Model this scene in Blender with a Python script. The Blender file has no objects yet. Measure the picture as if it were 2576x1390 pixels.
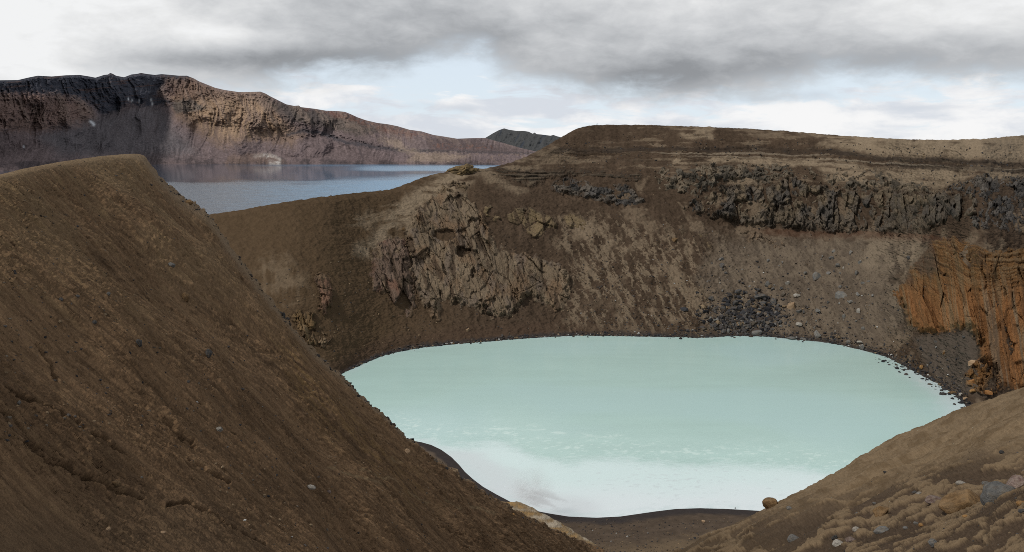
import bpy, bmesh, math, random
import numpy as np
from mathutils import Vector, Matrix, Euler

R = math.radians
SC = bpy.context.scene
COL = SC.collection
rng = np.random.default_rng(7)
random.seed(7)

# ------------------------------------------------------------------ camera
CAM_H = 62.0                       # metres above the crater lake
F, CX, CY = 2231.0, 1288.0, 695.0  # focal length and centre in drawing units (2576 wide)
PITCH = math.atan((CY - 372.0) / F)
cd = bpy.data.cameras.new('camera')
cam = bpy.data.objects.new('camera', cd)
COL.objects.link(cam)
cam.location = (0, 0, CAM_H)
cam.rotation_euler = (R(90) - PITCH, 0, 0)
cd.sensor_width = 36.0
cd.sensor_fit = 'HORIZONTAL'
cd.lens = 36.0 * F / 2576.0
cd.clip_start = 0.1
cd.clip_end = 60000
SC.camera = cam
SC.render.resolution_x, SC.render.resolution_y = 1024, 552

SC.view_settings.view_transform = 'Standard'
SC.view_settings.look = 'None'
SC.view_settings.exposure = 0.0
SC.view_settings.gamma = 1.0
SC.render.engine = 'CYCLES'
SC.cycles.filter_width = 0.9
SC.cycles.use_denoising = False
SC.cycles.denoising_input_passes = 'RGB_ALBEDO_NORMAL'
SC.cycles.denoising_prefilter = 'ACCURATE'
SC.cycles.max_bounces = 6
SC.cycles.diffuse_bounces = 3
SC.cycles.volume_bounces = 1

SUN_EL, SUN_AZ = 48.0, -130.0       # azimuth from +Y, negative = to the left
sd = bpy.data.lights.new('sun', 'SUN')
sd.energy = 2.6
sd.angle = R(7)
sd.color = (1.0, 0.95, 0.87)
sun = bpy.data.objects.new('sun', sd)
COL.objects.link(sun)
_d = Vector((math.sin(R(SUN_AZ)) * math.cos(R(SUN_EL)), math.cos(R(SUN_AZ)) * math.cos(R(SUN_EL)), math.sin(R(SUN_EL))))
sun.rotation_euler = _d.to_track_quat('Z', 'Y').to_euler()


# ------------------------------------------------------------------ node helpers
class NT:
    def __init__(self, tree):
        self.t = tree
        self.n = tree.nodes
        self.l = tree.links

    def new(self, typ, **kw):
        n = self.n.new(typ)
        for k, v in kw.items():
            setattr(n, k, v)
        return n

    def put(self, sock, v):
        if isinstance(v, bpy.types.NodeSocket):
            self.l.new(v, sock)
        else:
            sock.default_value = v

    def m(self, op, a, b=0.0, c=None):
        n = self.new('ShaderNodeMath', operation=op)
        self.put(n.inputs[0], a)
        self.put(n.inputs[1], b)
        if c is not None:
            self.put(n.inputs[2], c)
        return n.outputs[0]

    def ss(self, x, lo, hi, a=0.0, b=1.0):
        n = self.new('ShaderNodeMapRange', interpolation_type='SMOOTHSTEP')
        for i, v in enumerate((x, lo, hi, a, b)):
            self.put(n.inputs[i], v)
        return n.outputs[0]

    def lin(self, x, lo, hi, a=0.0, b=1.0):
        n = self.new('ShaderNodeMapRange')
        for i, v in enumerate((x, lo, hi, a, b)):
            self.put(n.inputs[i], v)
        return n.outputs[0]

    def mixc(self, f, a, b, mode='MIX'):
        n = self.new('ShaderNodeMix', data_type='RGBA', blend_type=mode)
        self.put(n.inputs[0], f)
        for s, v in ((n.inputs[6], a), (n.inputs[7], b)):
            if isinstance(v, tuple) and len(v) == 3:
                v = v + (1.0,)
            self.put(s, v)
        return n.outputs[2]

    def vec(self, x, y, z=0.0):
        n = self.new('ShaderNodeCombineXYZ')
        for i, v in enumerate((x, y, z)):
            self.put(n.inputs[i], v)
        return n.outputs[0]

    def noise(self, v, scale, detail=4.0, rough=0.5, dist=0.0):
        n = self.new('ShaderNodeTexNoise')
        if v is not None:
            self.l.new(v, n.inputs['Vector'])
        n.inputs['Scale'].default_value = scale
        n.inputs['Detail'].default_value = detail
        n.inputs['Roughness'].default_value = rough
        n.inputs['Distortion'].default_value = dist
        return n.outputs[0]


def ang(u, v):
    """drawing point -> (azimuth, elevation) of its direction"""
    a, b = (u - CX) / F, (CY - v) / F
    y = math.cos(PITCH) + b * math.sin(PITCH)
    z = -math.sin(PITCH) + b * math.cos(PITCH)
    return math.atan2(a, y), math.atan2(z, math.hypot(a, y))


# ------------------------------------------------------------------ world: cloudy sky
W = bpy.data.worlds.new('World')
SC.world = W
W.use_nodes = True
W.node_tree.nodes.clear()
w = NT(W.node_tree)
tc = w.new('ShaderNodeTexCoord')
sx = w.new('ShaderNodeSeparateXYZ')
w.l.new(tc.outputs['Generated'], sx.inputs[0])
DX, DY, DZ = sx.outputs
AZ = w.m('ARCTAN2', DX, DY)
EL = w.m('ARCSINE', DZ)


def blob(u, v, su, sv, amp):
    a, e = ang(u, v)
    p = w.m('DIVIDE', w.m('SUBTRACT', AZ, a), su / F)
    q = w.m('DIVIDE', w.m('SUBTRACT', EL, e), sv / F)
    r = w.m('ADD', w.m('MULTIPLY', p, p), w.m('MULTIPLY', q, q))
    return w.m('MULTIPLY', w.m('EXPONENT', w.m('MULTIPLY', r, -1.0)), amp)


def total(items):
    s = items[0]
    for i in items[1:]:
        s = w.m('ADD', s, i)
    return s


sky_v = w.vec(AZ, w.m('MULTIPLY', EL, 3.0), 0.0)
n_big = w.noise(sky_v, 3.6, 9.0, 0.55, 0.25)
n_fine = w.noise(w.vec(AZ, w.m('MULTIPLY', EL, 2.4), 3.7), 9.0, 9.0, 0.58, 0.25)
n_str = w.noise(w.vec(AZ, w.m('MULTIPLY', EL, 4.5), 1.2), 14.0, 8.0, 0.6, 0.35)

n_wisp = w.noise(w.vec(AZ, w.m('MULTIPLY', EL, 2.0), 8.1), 26.0, 8.0, 0.6, 0.3)
# height of the cloud deck's ragged underside by azimuth
fc = w.new('ShaderNodeFloatCurve')
w.put(fc.inputs['Value'], w.lin(AZ, -0.7, 0.7, 0.0, 1.0))
pts = [(-400, 270), (0, 262), (300, 225), (520, 222), (660, 218), (740, 192), (900, 182), (1020, 176), (1100, 150), (1170, 138),
       (1260, 165), (1380, 212), (1500, 238), (1640, 250), (1760, 246), (1850, 226), (1980, 210), (2080, 178), (2200, 188),
       (2380, 192), (2600, 195), (2900, 200)]
cv = fc.mapping.curves[0]
P_ = [((ang(u, v)[0] + 0.7) / 1.4, ang(u, v)[1] / 0.2) for u, v in pts]
cv.points[0].location = P_[0]
cv.points[1].location = P_[-1]
for p in P_[1:-1]:
    cv.points.new(*p)
fc.mapping.update()
EB = w.m('MULTIPLY', fc.outputs[0], 0.2)
dE = total([w.m('SUBTRACT', EL, EB), w.m('MULTIPLY', w.m('SUBTRACT', n_big, 0.5), 0.050), w.m('MULTIPLY', w.m('SUBTRACT', n_fine, 0.5), 0.060), w.m('MULTIPLY', w.m('SUBTRACT', n_wisp, 0.5), 0.036)])
cover = w.ss(dE, -0.018, 0.024)
# deck brightness
lum = w.lin(dE, 0.0, 0.13, 0.46, 0.78)
lum = w.m('SUBTRACT', lum, w.ss(EL, 0.28, 0.75, 0.0, 0.36))   # deck dimmed overhead, out of view, to lower the ambient light
lum = total([lum, w.m('MULTIPLY', w.m('SUBTRACT', n_big, 0.5), 0.42), w.m('MULTIPLY', w.m('SUBTRACT', n_fine, 0.5), 0.28), w.m('MULTIPLY', w.m('SUBTRACT', n_wisp, 0.5), 0.22),
             blob(60, 60, 380, 150, 0.23), blob(-250, 150, 420, 160, 0.22), blob(560, 90, 130, 34, 0.20), blob(980, 10, 330, 60, -0.10), blob(720, 150, 380, 40, -0.24), blob(430, 150, 160, 24, -0.12), blob(1240, 40, 140, 40, 0.05),
             blob(1330, 60, 300, 60, -0.10), blob(1670, 195, 200, 54, -0.19), blob(2050, 165, 300, 30, -0.08), blob(2450, 30, 380, 60, 0.20), blob(1960, 30, 230, 50, 0.12),
             blob(2150, 150, 350, 40, -0.04)])
lum = w.m('MINIMUM', w.m('MAXIMUM', lum, 0.31), 0.90)
deck = w.mixc(w.lin(lum, 0.3, 0.8), (0.93, 0.975, 1.035), (0.985, 0.995, 1.0))
deck = w.mixc(1.0, deck, w.vec(lum, lum, lum), 'MULTIPLY')
# low sky: pale blue gap with small cumulus near the horizon
st = w.new('ShaderNodeTexSky')
st.sky_type = 'NISHITA'
st.sun_disc = False
st.sun_elevation = R(SUN_EL)
st.sun_rotation = R(SUN_AZ)
st.altitude = 1100
nish = w.mixc(1.0, st.outputs[0], (0.10, 0.10, 0.10), 'MULTIPLY')
gap = w.mixc(0.84, nish, (0.76, 0.85, 0.94))
cum = w.m('ADD', n_str, w.lin(EL, 0.0, 0.085, 0.28, -0.13))
cum = total([cum, blob(820, 250, 130, 20, 0.12), blob(1330, 262, 160, 24, 0.10), blob(2330, 275, 220, 12, 0.10), blob(1150, 190, 120, 40, -0.1)])
cumc = w.mixc(w.ss(n_fine, 0.40, 0.62), (0.68, 0.72, 0.78), (0.93, 0.93, 0.93))
gap = w.mixc(w.ss(cum, 0.46, 0.62), gap, cumc)
pa = total([blob(1170, 274, 36, 9, 0.6), blob(1080, 268, 60, 8, 0.4), blob(2060, 238, 60, 14, 0.5), blob(2300, 272, 120, 6, 0.35), blob(1880, 252, 90, 8, 0.3)])
gap = w.mixc(w.m('MULTIPLY', pa, w.ss(n_fine, 0.3, 0.6)), gap, (0.52, 0.57, 0.64))
skyc = w.mixc(cover, gap, deck)
bg = w.new('ShaderNodeBackground')
w.put(bg.inputs[0], skyc)
bg.inputs[1].default_value = 1.0
wo = w.new('ShaderNodeOutputWorld')
w.l.new(bg.outputs[0], wo.inputs[0])
W.cycles.sampling_method = 'MANUAL'
W.cycles.sample_map_resolution = 512

# ------------------------------------------------------------------ numpy noise
_perm = np.random.default_rng(3).permutation(256).astype(np.int32)
_perm = np.concatenate([_perm, _perm, _perm])
_g = np.random.default_rng(4).normal(size=(256, 3))
_g = (_g / np.linalg.norm(_g, axis=1, keepdims=True)).astype(np.float32)


def perlin(x, y, z=0.0):
    x, y, z = np.broadcast_arrays(np.asarray(x, np.float32), np.asarray(y, np.float32), np.asarray(z, np.float32))
    xi, yi, zi = np.floor(x), np.floor(y), np.floor(z)
    fx, fy, fz = x - xi, y - yi, z - zi
    xi, yi, zi = xi.astype(np.int32) & 255, yi.astype(np.int32) & 255, zi.astype(np.int32) & 255
    sx_, sy_, sz_ = (f * f * f * (f * (f * 6 - 15) + 10) for f in (fx, fy, fz))
    out = 0.0
    for i in (0, 1):
        wx = sx_ if i else 1 - sx_
        px = _perm[(xi + i) & 255]
        for j in (0, 1):
            wy = sy_ if j else 1 - sy_
            py = _perm[px + ((yi + j) & 255)]
            for k in (0, 1):
                wz = sz_ if k else 1 - sz_
                g = _g[_perm[py + ((zi + k) & 255)]]
                out = out + wx * wy * wz * (g[..., 0] * (fx - i) + g[..., 1] * (fy - j) + g[..., 2] * (fz - k))
    return out * 1.5


def fbm(x, y, z=0.0, o=4, gain=0.5, lac=2.03):
    s, a = 0.0, 1.0
    for i in range(o):
        s = s + a * perlin(np.asarray(x) + 17.3 * i, np.asarray(y) - 9.1 * i, np.asarray(z) + 5.7 * i)
        x, y, z = np.asarray(x) * lac, np.asarray(y) * lac, np.asarray(z) * lac
        a *= gain
    return s


def ridged(x, y, z=0.0, o=4, gain=0.5):
    s, a = 0.0, 1.0
    for i in range(o):
        s = s + a * (1 - 2.2 * np.abs(perlin(np.asarray(x) + 31.7 * i, np.asarray(y) + 11.9 * i, z)))
        x, y, z = np.asarray(x) * 2.07, np.asarray(y) * 2.07, np.asarray(z) * 2.07
        a *= gain
    return s


def hsh(i, j, k):
    h = (i.astype(np.int64) * 374761393 + j.astype(np.int64) * 668265263 + k * 2147483647 + 974711) & 0xFFFFFFFF
    h = ((h ^ (h >> 13)) * 1274126177) & 0xFFFFFFFF
    h = h ^ (h >> 16)
    return (h & 0xFFFF).astype(np.float32) / 65535.0


def worley(x, y, jit=0.9):
    """F1, F2, offset to the nearest centre, two random numbers and a tilt per cell"""
    xi, yi = np.floor(x), np.floor(y)
    f1 = np.full(x.shape, 9.0, np.float32)
    f2 = f1.copy()
    ox, oy, r1, r2, r3 = (np.zeros(x.shape, np.float32) for _ in range(5))
    for i in (-1, 0, 1):
        for j in (-1, 0, 1):
            ci, cj = xi + i, yi + j
            cx = ci + 0.5 + jit * (hsh(ci, cj, 1) - 0.5)
            cy = cj + 0.5 + jit * (hsh(ci, cj, 2) - 0.5)
            d = np.hypot(x - cx, y - cy).astype(np.float32)
            near = d < f1
            f2 = np.where(near, f1, np.minimum(f2, d))
            f1 = np.where(near, d, f1)
            ox, oy = np.where(near, x - cx, ox), np.where(near, y - cy, oy)
            r1, r2, r3 = (np.where(near, hsh(ci, cj, q), r) for q, r in ((3, r1), (4, r2), (5, r3)))
    return f1, f2, ox, oy, r1, r2, r3


def blocks(x, y, tilt=1.0, crack=0.10):
    """faceted broken rock: every cell a tilted plane at its own depth, cracks between"""
    f1, f2, ox, oy, r1, r2, r3 = worley(x, y)
    h = (r1 - 0.5) + tilt * ((r2 - 0.5) * ox + (r3 - 0.5) * oy) * 2
    c = np.clip((f2 - f1) / crack, 0, 1)
    return h, 1 - c, r2


def sst(lo, hi, x):
    t = np.clip((x - lo) / (hi - lo), 0, 1)
    return t * t * (3 - 2 * t)


def curve(p):
    a = np.array(sorted(p), float)
    return lambda u: np.interp(u, a[:, 0], a[:, 1])


def scurve(p, wdt=14.0):
    """curve through points, rounded a little"""
    a = np.array(sorted(p), float)

    def f(u):
        s = 0
        for o, k in ((-1.5, .1), (-.75, .2), (0, .4), (.75, .2), (1.5, .1)):
            s = s + k * np.interp(np.asarray(u) + o * wdt, a[:, 0], a[:, 1])
        return s
    return f


def poly_sd(poly, x, y):
    """signed distance to a polygon, positive inside"""
    p = np.array(poly, np.float32)
    d2 = np.full(x.shape, 1e18, np.float32)
    ins = np.zeros(x.shape, bool)
    for (ax, ay), (bx, by) in zip(p, np.roll(p, -1, 0)):
        ex, ey = bx - ax, by - ay
        t = np.clip(((x - ax) * ex + (y - ay) * ey) / (ex * ex + ey * ey + 1e-9), 0, 1)
        d2 = np.minimum(d2, (x - ax - t * ex) ** 2 + (y - ay - t * ey) ** 2)
        c = ((ay > y) != (by > y)) & (x < (bx - ax) * (y - ay) / (by - ay + 1e-12) + ax)
        ins ^= c
    d = np.sqrt(d2)
    return np.where(ins, d, -d)


def line_d(line, x, y):
    d2 = np.full(x.shape, 1e18, np.float32)
    for (ax, ay), (bx, by) in zip(line[:-1], line[1:]):
        ex, ey = bx - ax, by - ay
        t = np.clip(((x - ax) * ex + (y - ay) * ey) / (ex * ex + ey * ey + 1e-9), 0, 1)
        d2 = np.minimum(d2, (x - ax - t * ex) ** 2 + (y - ay - t * ey) ** 2)
    return np.sqrt(d2)


# ------------------------------------------------------------------ geometry helpers
CP, SP = math.cos(PITCH), math.sin(PITCH)


def ray(u, v):
    a, b = (u - CX) / F, (CY - v) / F
    return a, CP + b * SP, -SP + b * CP


def at_rho(u, v, rho):
    x, y, z = ray(u, v)
    h = np.hypot(x, y)
    return np.stack([x / h * rho, y / h * rho, CAM_H + z / h * rho], -1)


def tan_el(u, v):
    x, y, z = ray(u, v)
    return z / np.hypot(x, y)


def on_z(u, v, z=0.0):
    return (z - CAM_H) / tan_el(u, v)


def normals(P):
    du = np.gradient(P, axis=1)
    dv = np.gradient(P, axis=0)
    n = np.cross(du, dv)
    n /= np.linalg.norm(n, axis=-1, keepdims=True) + 1e-9
    s = np.sign(n[..., 2:3])
    s[s == 0] = 1
    return n * s


def tag(o, label=None, cat=None, group=None, kind=None):
    for k, val in (('label', label), ('category', cat), ('group', group), ('kind', kind)):
        if val:
            o[k] = val
    return o


def raw_mesh(name, V, Fc, mat, col=None, smooth=True, extra=None, parent=None):
    me = bpy.data.meshes.new(name)
    V = np.ascontiguousarray(V, np.float32)
    n, k = Fc.shape
    me.vertices.add(len(V))
    me.vertices.foreach_set('co', V.ravel())
    me.loops.add(n * k)
    me.loops.foreach_set('vertex_index', np.ascontiguousarray(Fc, np.int32).ravel())
    me.polygons.add(n)
    me.polygons.foreach_set('loop_start', np.arange(0, n * k, k, dtype=np.int32))
    me.polygons.foreach_set('use_smooth', np.full(n, smooth, bool))
    me.update(calc_edges=True)
    if col is not None:
        a = me.color_attributes.new('Albedo', 'FLOAT_COLOR', 'POINT')
        c = np.ones((len(V), 4), np.float32)
        c[:, :3] = col.reshape(-1, 3)
        a.data.foreach_set('color', c.ravel())
    for kx, val in (extra or {}).items():
        a = me.attributes.new(kx, 'FLOAT', 'POINT')
        a.data.foreach_set('value', np.ascontiguousarray(val, np.float32).ravel())
    me.materials.append(mat)
    o = bpy.data.objects.new(name, me)
    COL.objects.link(o)
    if parent:
        o.parent = parent
    return o


def grid(name, P, mat, col=None, keep=None, extra=None, smooth=True):
    nr, nc = P.shape[:2]
    idx = np.arange(nr * nc).reshape(nr, nc)
    q = np.stack([idx[:-1, :-1], idx[1:, :-1], idx[1:, 1:], idx[:-1, 1:]], -1).reshape(-1, 4)
    V = P.reshape(-1, 3)
    c = None if col is None else col.reshape(-1, 3)
    ex = {k: v.reshape(-1) for k, v in (extra or {}).items()}
    if keep is not None:
        kf = keep.reshape(-1)[q].any(1)
        q = q[kf]
        used = np.unique(q)
        rm = np.zeros(len(V), np.int64)
        rm[used] = np.arange(len(used))
        q = rm[q]
        V = V[used]
        c = None if c is None else c[used]
        ex = {k: v[used] for k, v in ex.items()}
    return raw_mesh(name, V, q, mat, c, smooth, ex)


def mixn(c, rgb, m):
    return c * (1 - m[..., None]) + np.array(rgb, np.float32) * m[..., None]


# ------------------------------------------------------------------ materials
def ground_mat(name, scales, bump, dist, rough=1.0, spec=0.04, var=0.35, streak=None):
    """albedo attribute, broken up by fine noise, with a bump of grains and clods (scales in 1/m)"""
    m = bpy.data.materials.new(name)
    m.use_nodes = True
    t = NT(m.node_tree)
    t.n.clear()
    at = t.new('ShaderNodeAttribute', attribute_name='Albedo')
    ge = t.new('ShaderNodeNewGeometry')
    pos = ge.outputs['Position']
    if streak:
        mp = t.new('ShaderNodeMapping')
        t.l.new(pos, mp.inputs[0])
        mp.inputs['Rotation'].default_value = streak[0]
        mp.inputs['Scale'].default_value = streak[1]
        pos2 = mp.outputs[0]
    else:
        pos2 = pos
    n1 = t.noise(pos, scales[0], 6.0, 0.62)
    n2 = t.noise(pos2, scales[1], 8.0, 0.65)
    f = t.m('ADD', t.m('MULTIPLY', t.m('SUBTRACT', n1, 0.5), var * 1.6), t.m('MULTIPLY', t.m('SUBTRACT', n2, 0.5), var * 1.6))
    f = t.m('ADD', 1.0, f)
    c = t.mixc(1.0, at.outputs['Color'], t.vec(f, f, f), 'MULTIPLY')
    b = t.new('ShaderNodeBump')
    b.inputs['Strength'].default_value = bump
    b.inputs['Distance'].default_value = dist
    t.put(b.inputs['Height'], t.m('ADD', n1, t.m('MULTIPLY', n2, 0.7)))
    p = t.new('ShaderNodeBsdfPrincipled')
    t.put(p.inputs['Base Color'], c)
    p.inputs['Roughness'].default_value = rough
    p.inputs['Specular IOR Level'].default_value = spec
    t.l.new(b.outputs[0], p.inputs['Normal'])
    o = t.new('ShaderNodeOutputMaterial')
    t.l.new(p.outputs[0], o.inputs[0])
    return m


M_WALL = ground_mat('tephra_slope', (0.7, 3.0), 0.55, 0.4)
M_CLIFF = ground_mat('broken_rock', (0.7, 2.4), 1.0, 0.6, rough=0.95, spec=0.08, var=0.45)
M_SPUR = ground_mat('near_tephra', (2.2, 5.0), 1.0, 0.14, streak=((0, 0, R(13)), (0.45, 1.6, 0.45)), var=0.42)
M_MOUND = ground_mat('near_ash', (2.5, 9.0), 1.0, 0.06, var=0.34)
M_BEACH = ground_mat('beach_sand', (0.8, 4.0), 0.5, 0.15)
M_MTN = ground_mat('mountain_rock', (0.015, 0.06), 0.6, 12.0, var=0.30)
M_GRAVEL = ground_mat('stones', (3.0, 9.0), 0.4, 0.05, rough=0.85)


def rock_mat(name, c1, c2, sc=2.5, rough=0.85, dust=0.0, dustc=(0.16, 0.115, 0.07)):
    m = bpy.data.materials.new(name)
    m.use_nodes = True
    t = NT(m.node_tree)
    t.n.clear()
    tcn = t.new('ShaderNodeTexCoord')
    oi = t.new('ShaderNodeObjectInfo')
    add = t.new('ShaderNodeVectorMath', operation='ADD')
    t.l.new(tcn.outputs['Object'], add.inputs[0])
    t.l.new(t.vec(t.m('MULTIPLY', oi.outputs['Random'], 37.0), t.m('MULTIPLY', oi.outputs['Random'], 91.0)), add.inputs[1])
    n1 = t.noise(add.outputs[0], sc, 8.0, 0.65)
    n2 = t.noise(add.outputs[0], sc * 6, 5.0, 0.6)
    c = t.mixc(t.ss(n1, 0.35, 0.65), c1, c2)
    if dust:
        c = t.mixc(t.m('MULTIPLY', t.ss(t.noise(add.outputs[0], sc * 0.7, 6.0, 0.6), 0.45, 0.62), dust), c, dustc)
    g = t.m('ADD', t.lin(oi.outputs['Random'], 0, 1, 0.7, 1.2), t.m('MULTIPLY', t.m('SUBTRACT', n2, 0.5), 0.8))
    c = t.mixc(1.0, c, t.vec(g, g, g), 'MULTIPLY')
    b = t.new('ShaderNodeBump')
    b.inputs['Strength'].default_value = 0.7
    b.inputs['Distance'].default_value = 0.08
    t.put(b.inputs['Height'], t.m('ADD', n1, t.m('MULTIPLY', n2, 0.35)))
    p = t.new('ShaderNodeBsdfPrincipled')
    t.put(p.inputs['Base Color'], c)
    p.inputs['Roughness'].default_value = rough
    p.inputs['Specular IOR Level'].default_value = 0.2
    t.l.new(b.outputs[0], p.inputs['Normal'])
    o = t.new('ShaderNodeOutputMaterial')
    t.l.new(p.outputs[0], o.inputs[0])
    return m


RM = {
    'dark': rock_mat('dark_basalt', (0.035, 0.036, 0.040), (0.075, 0.074, 0.073), dust=0.3),
    'grey': rock_mat('grey_basalt', (0.10, 0.10, 0.10), (0.17, 0.165, 0.155), dust=0.3),
    'light': rock_mat('pale_stone', (0.20, 0.185, 0.165), (0.30, 0.28, 0.25), dust=0.3),
    'tan': rock_mat('tan_stone', (0.26, 0.17, 0.10), (0.36, 0.26, 0.17)),
    'brown': rock_mat('brown_stone', (0.085, 0.050, 0.022), (0.17, 0.105, 0.05), dust=0.35),
    'ochre': rock_mat('ochre_stone', (0.26, 0.13, 0.04), (0.33, 0.20, 0.09)),
    'pink': rock_mat('pink_grey_stone', (0.13, 0.085, 0.075), (0.24, 0.19, 0.165), dust=0.3),
    'orange': rock_mat('orange_tuff', (0.19, 0.085, 0.028), (0.27, 0.14, 0.055)),
}

# colours of the ground (linear)
DARK = np.array((0.056, 0.039, 0.027), np.float32)
TAN = np.array((0.212, 0.165, 0.115), np.float32)


# ------------------------------------------------------------------ crater wall as a depth surface
SHORE = scurve([(200, 960), (600, 982), (680, 985), (740, 979), (800, 964), (832, 953), (862, 940), (900, 922), (950, 900), (1000, 886), (1060, 875), (1150, 866), (1250, 858),
                (1350, 850), (1450, 845), (1550, 846), (1650, 848), (1750, 851), (1850, 846), (1930, 847), (2000, 855), (2060, 860),
                (2110, 868), (2170, 882), (2230, 898), (2290, 930), (2350, 962), (2400, 992), (2430, 1018), (2470, 1030), (2520, 1012), (2576, 990),
                (2800, 960), (3000, 940)], 7)
RIM = scurve([(200, 590), (400, 560), (530, 540), (600, 530), (700, 512), (800, 497), (900, 485), (980, 478), (1020, 465), (1060, 448), (1100, 437),
              (1140, 430), (1180, 427), (1220, 425), (1250, 419), (1300, 404), (1345, 384), (1390, 359), (1430, 335), (1462, 320), (1490, 315.5), (1520, 314.5),
              (1600, 315), (1700, 317), (1790, 320), (1900, 325), (2000, 332), (2100, 340), (2200, 347), (2300, 352), (2400, 352), (2480, 349),
              (2576, 341), (2800, 318), (3000, 300)], 7)
C2 = scurve([(200, 760), (600, 700), (860, 700), (1000, 640), (1200, 600), (1400, 545), (1620, 485), (1700, 512), (1740, 545), (1800, 560), (1900, 575), (2000, 580),
             (2200, 584), (2330, 590), (2400, 600), (2576, 612), (3000, 620)], 10)
C3 = scurve([(200, 700), (600, 640), (860, 620), (1000, 560), (1200, 520), (1400, 470), (1620, 432), (1760, 440), (1900, 450), (2100, 455), (2300, 470),
             (2576, 492), (3000, 500)], 10)
C4 = scurve([(200, 620), (600, 580), (860, 540), (1000, 510), (1200, 462), (1300, 432), (1400, 378), (1500, 376), (1700, 377), (1900, 376), (2050, 382), (2200, 396),
             (2350, 404), (2576, 414), (3000, 420)], 10)
S1 = curve([(200, .3), (3000, .3)])
S2 = curve([(200, .62), (1500, .62), (2200, .66), (2330, .95), (2450, 1.15), (3000, 1.2)])
S3 = curve([(200, .64), (1550, .66), (1760, 1.45), (2300, 1.45), (2450, .9), (3000, .9)])
S4 = curve([(200, .62), (1250, .60), (1400, .66), (3000, .60)])
S5 = curve([(200, .58), (1300, .6), (1450, .78), (3000, .70)])
S6 = curve([(200, .40), (1300, .42), (1450, .55), (3000, .48)])


def wall_rho(u, v):
    c0, c5 = SHORE(u), RIM(u)
    c4 = C4(u)
    segs = [(c0 - 12, S1(u)), (C2(u), S2(u)), (C3(u), S3(u)), (c4, S4(u)), (c5 + 0.2 * (c4 - c5), S5(u)), (c5, S6(u))]
    T = tan_el(u, v)
    rho = on_z(u, c0)
    z = np.zeros_like(rho)
    out = rho.copy()
    vb = c0
    for ve, S in segs:
        inside = v <= vb
        r_here = (CAM_H - z + S * rho) / (S - T)
        out = np.where(inside, r_here, out)
        Te = tan_el(u, ve)
        r2 = (CAM_H - z + S * rho) / (S - Te)
        z = CAM_H + r2 * Te
        rho, vb = r2, ve
    return out


def wall_normal_dir(u, v):
    """towards the crater, mostly level: the direction rock faces bulge"""
    x, y, z = ray(u, v)
    h = np.hypot(x, y)
    n = np.stack([-x / h * 0.95, -y / h * 0.95, np.full_like(h, 0.30)], -1)
    return n


NU, NVW = 1300, 520
uu = np.linspace(300, 2880, NU)
tt = np.linspace(0, 1, NVW)
U, T_ = np.meshgrid(uu, tt)
V_ = RIM(U) + T_ * (SHORE(U) - RIM(U))
RHO = wall_rho(U, V_)
# soften creases between the facets
for _ in range(3):
    RHO[1:-1] = 0.25 * RHO[:-2] + 0.5 * RHO[1:-1] + 0.25 * RHO[2:]
    RHO[:, 1:-1] = 0.25 * RHO[:, :-2] + 0.5 * RHO[:, 1:-1] + 0.25 * RHO[:, 2:]
P0 = at_rho(U, V_, RHO)
X, Y, Z = P0[..., 0], P0[..., 1], P0[..., 2]
A_ = (U - CX) / F * 310.0          # metres along the wall
edge = np.minimum(sst(0, 0.05, T_), sst(0, 0.06, 1 - T_))
N0 = normals(P0)
fine = fbm(X / 2.2, Y / 2.2, Z / 2.2, 4)
big = fbm(X / 26, Y / 26, Z / 26, 3)
rub = np.clip(ridged(X / 3.5, Y / 3.5, Z / 3.5, 4) - 0.5, 0, 2)
gul = ridged(A_ / 9 + 0.4 * big, Z / 60, 0, 3)
wob = fbm(U / 60, V_ / 60, 2.0, 3)


def near(poly, soft, amp=10.0):
    return sst(-soft, soft, poly_sd(poly, U + amp * wob, V_ + amp * fine * 0.5))


right_talus = near([(1780, 600), (2120, 590), (2330, 600), (2260, 700), (2270, 840), (2200, 890), (1900, 842), (1770, 830)], 34, 45)
mott = near([(1400, 560), (1560, 545), (1760, 600), (1790, 700), (1790, 830), (1560, 838), (1400, 836), (1440, 700)], 36, 45)
mottle_n = fbm(A_ / 1.7 + 0.25 * Z + 0.6 * fine, Z / 3.6 + A_ / 8, 3.3, 6, 0.68) + 0.22 * fbm(A_ / 11, Z / 14, 4.4, 3)
below = np.clip((V_ - C3(U)) / 40, 0, 1)
strata_m = sst(-8, 6, V_ - (C4(U) - 6)) * (1 - sst(10, 40, V_ - C4(U))) * sst(1280, 1400, U)
# displacement
ha = fbm(A_ / 7, Z / 16, 8.0, 4)
disp = 1.3 * big * edge + 0.30 * fine + 0.55 * rub * sst(700, 1500, U) * below * edge - 0.35 * np.clip(gul, -1, 1) * sst(2000, 2250, U) * below * edge
disp += 0.35 * ha * sst(1350, 1500, U) * edge
mot = sst(0.06, 0.24, mottle_n)
disp += 0.22 * mot * np.maximum(mott, right_talus * 0.7)
micro = fbm(U / 5.5, V_ / 4.5, 2.0, 3, 0.65)
disp += edge * (0.35 + 0.65 * sst(800, 1500, U)) * (0.30 * micro + 0.25 * sst(0.15, 0.45, fbm(U / 9, V_ / 7, 6.0, 3, 0.6)) * sst(-0.2, 0.3, wob))
P = P0 + N0 * disp[..., None]
# beds of tephra step out under the rim
bed = fbm(A_ / 60, Z / 0.9 + 0.02 * A_, 0.0, 3)
P += wall_normal_dir(U, V_) * (0.8 * bed * strata_m)[..., None]

# albedo
var = fbm(X / 9, Y / 9, Z / 9, 4)
streak = fbm(A_ / 1.8, Z / 14, 5.0, 4)
C = np.broadcast_to(DARK, U.shape + (3,)).copy()
spk = fbm(U / 3.6, V_ / 3.0, 11.0, 2, 0.7)
C *= (1 + 0.22 * var + 0.20 * streak + 0.2 * fine + 0.22 * spk)[..., None]
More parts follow.
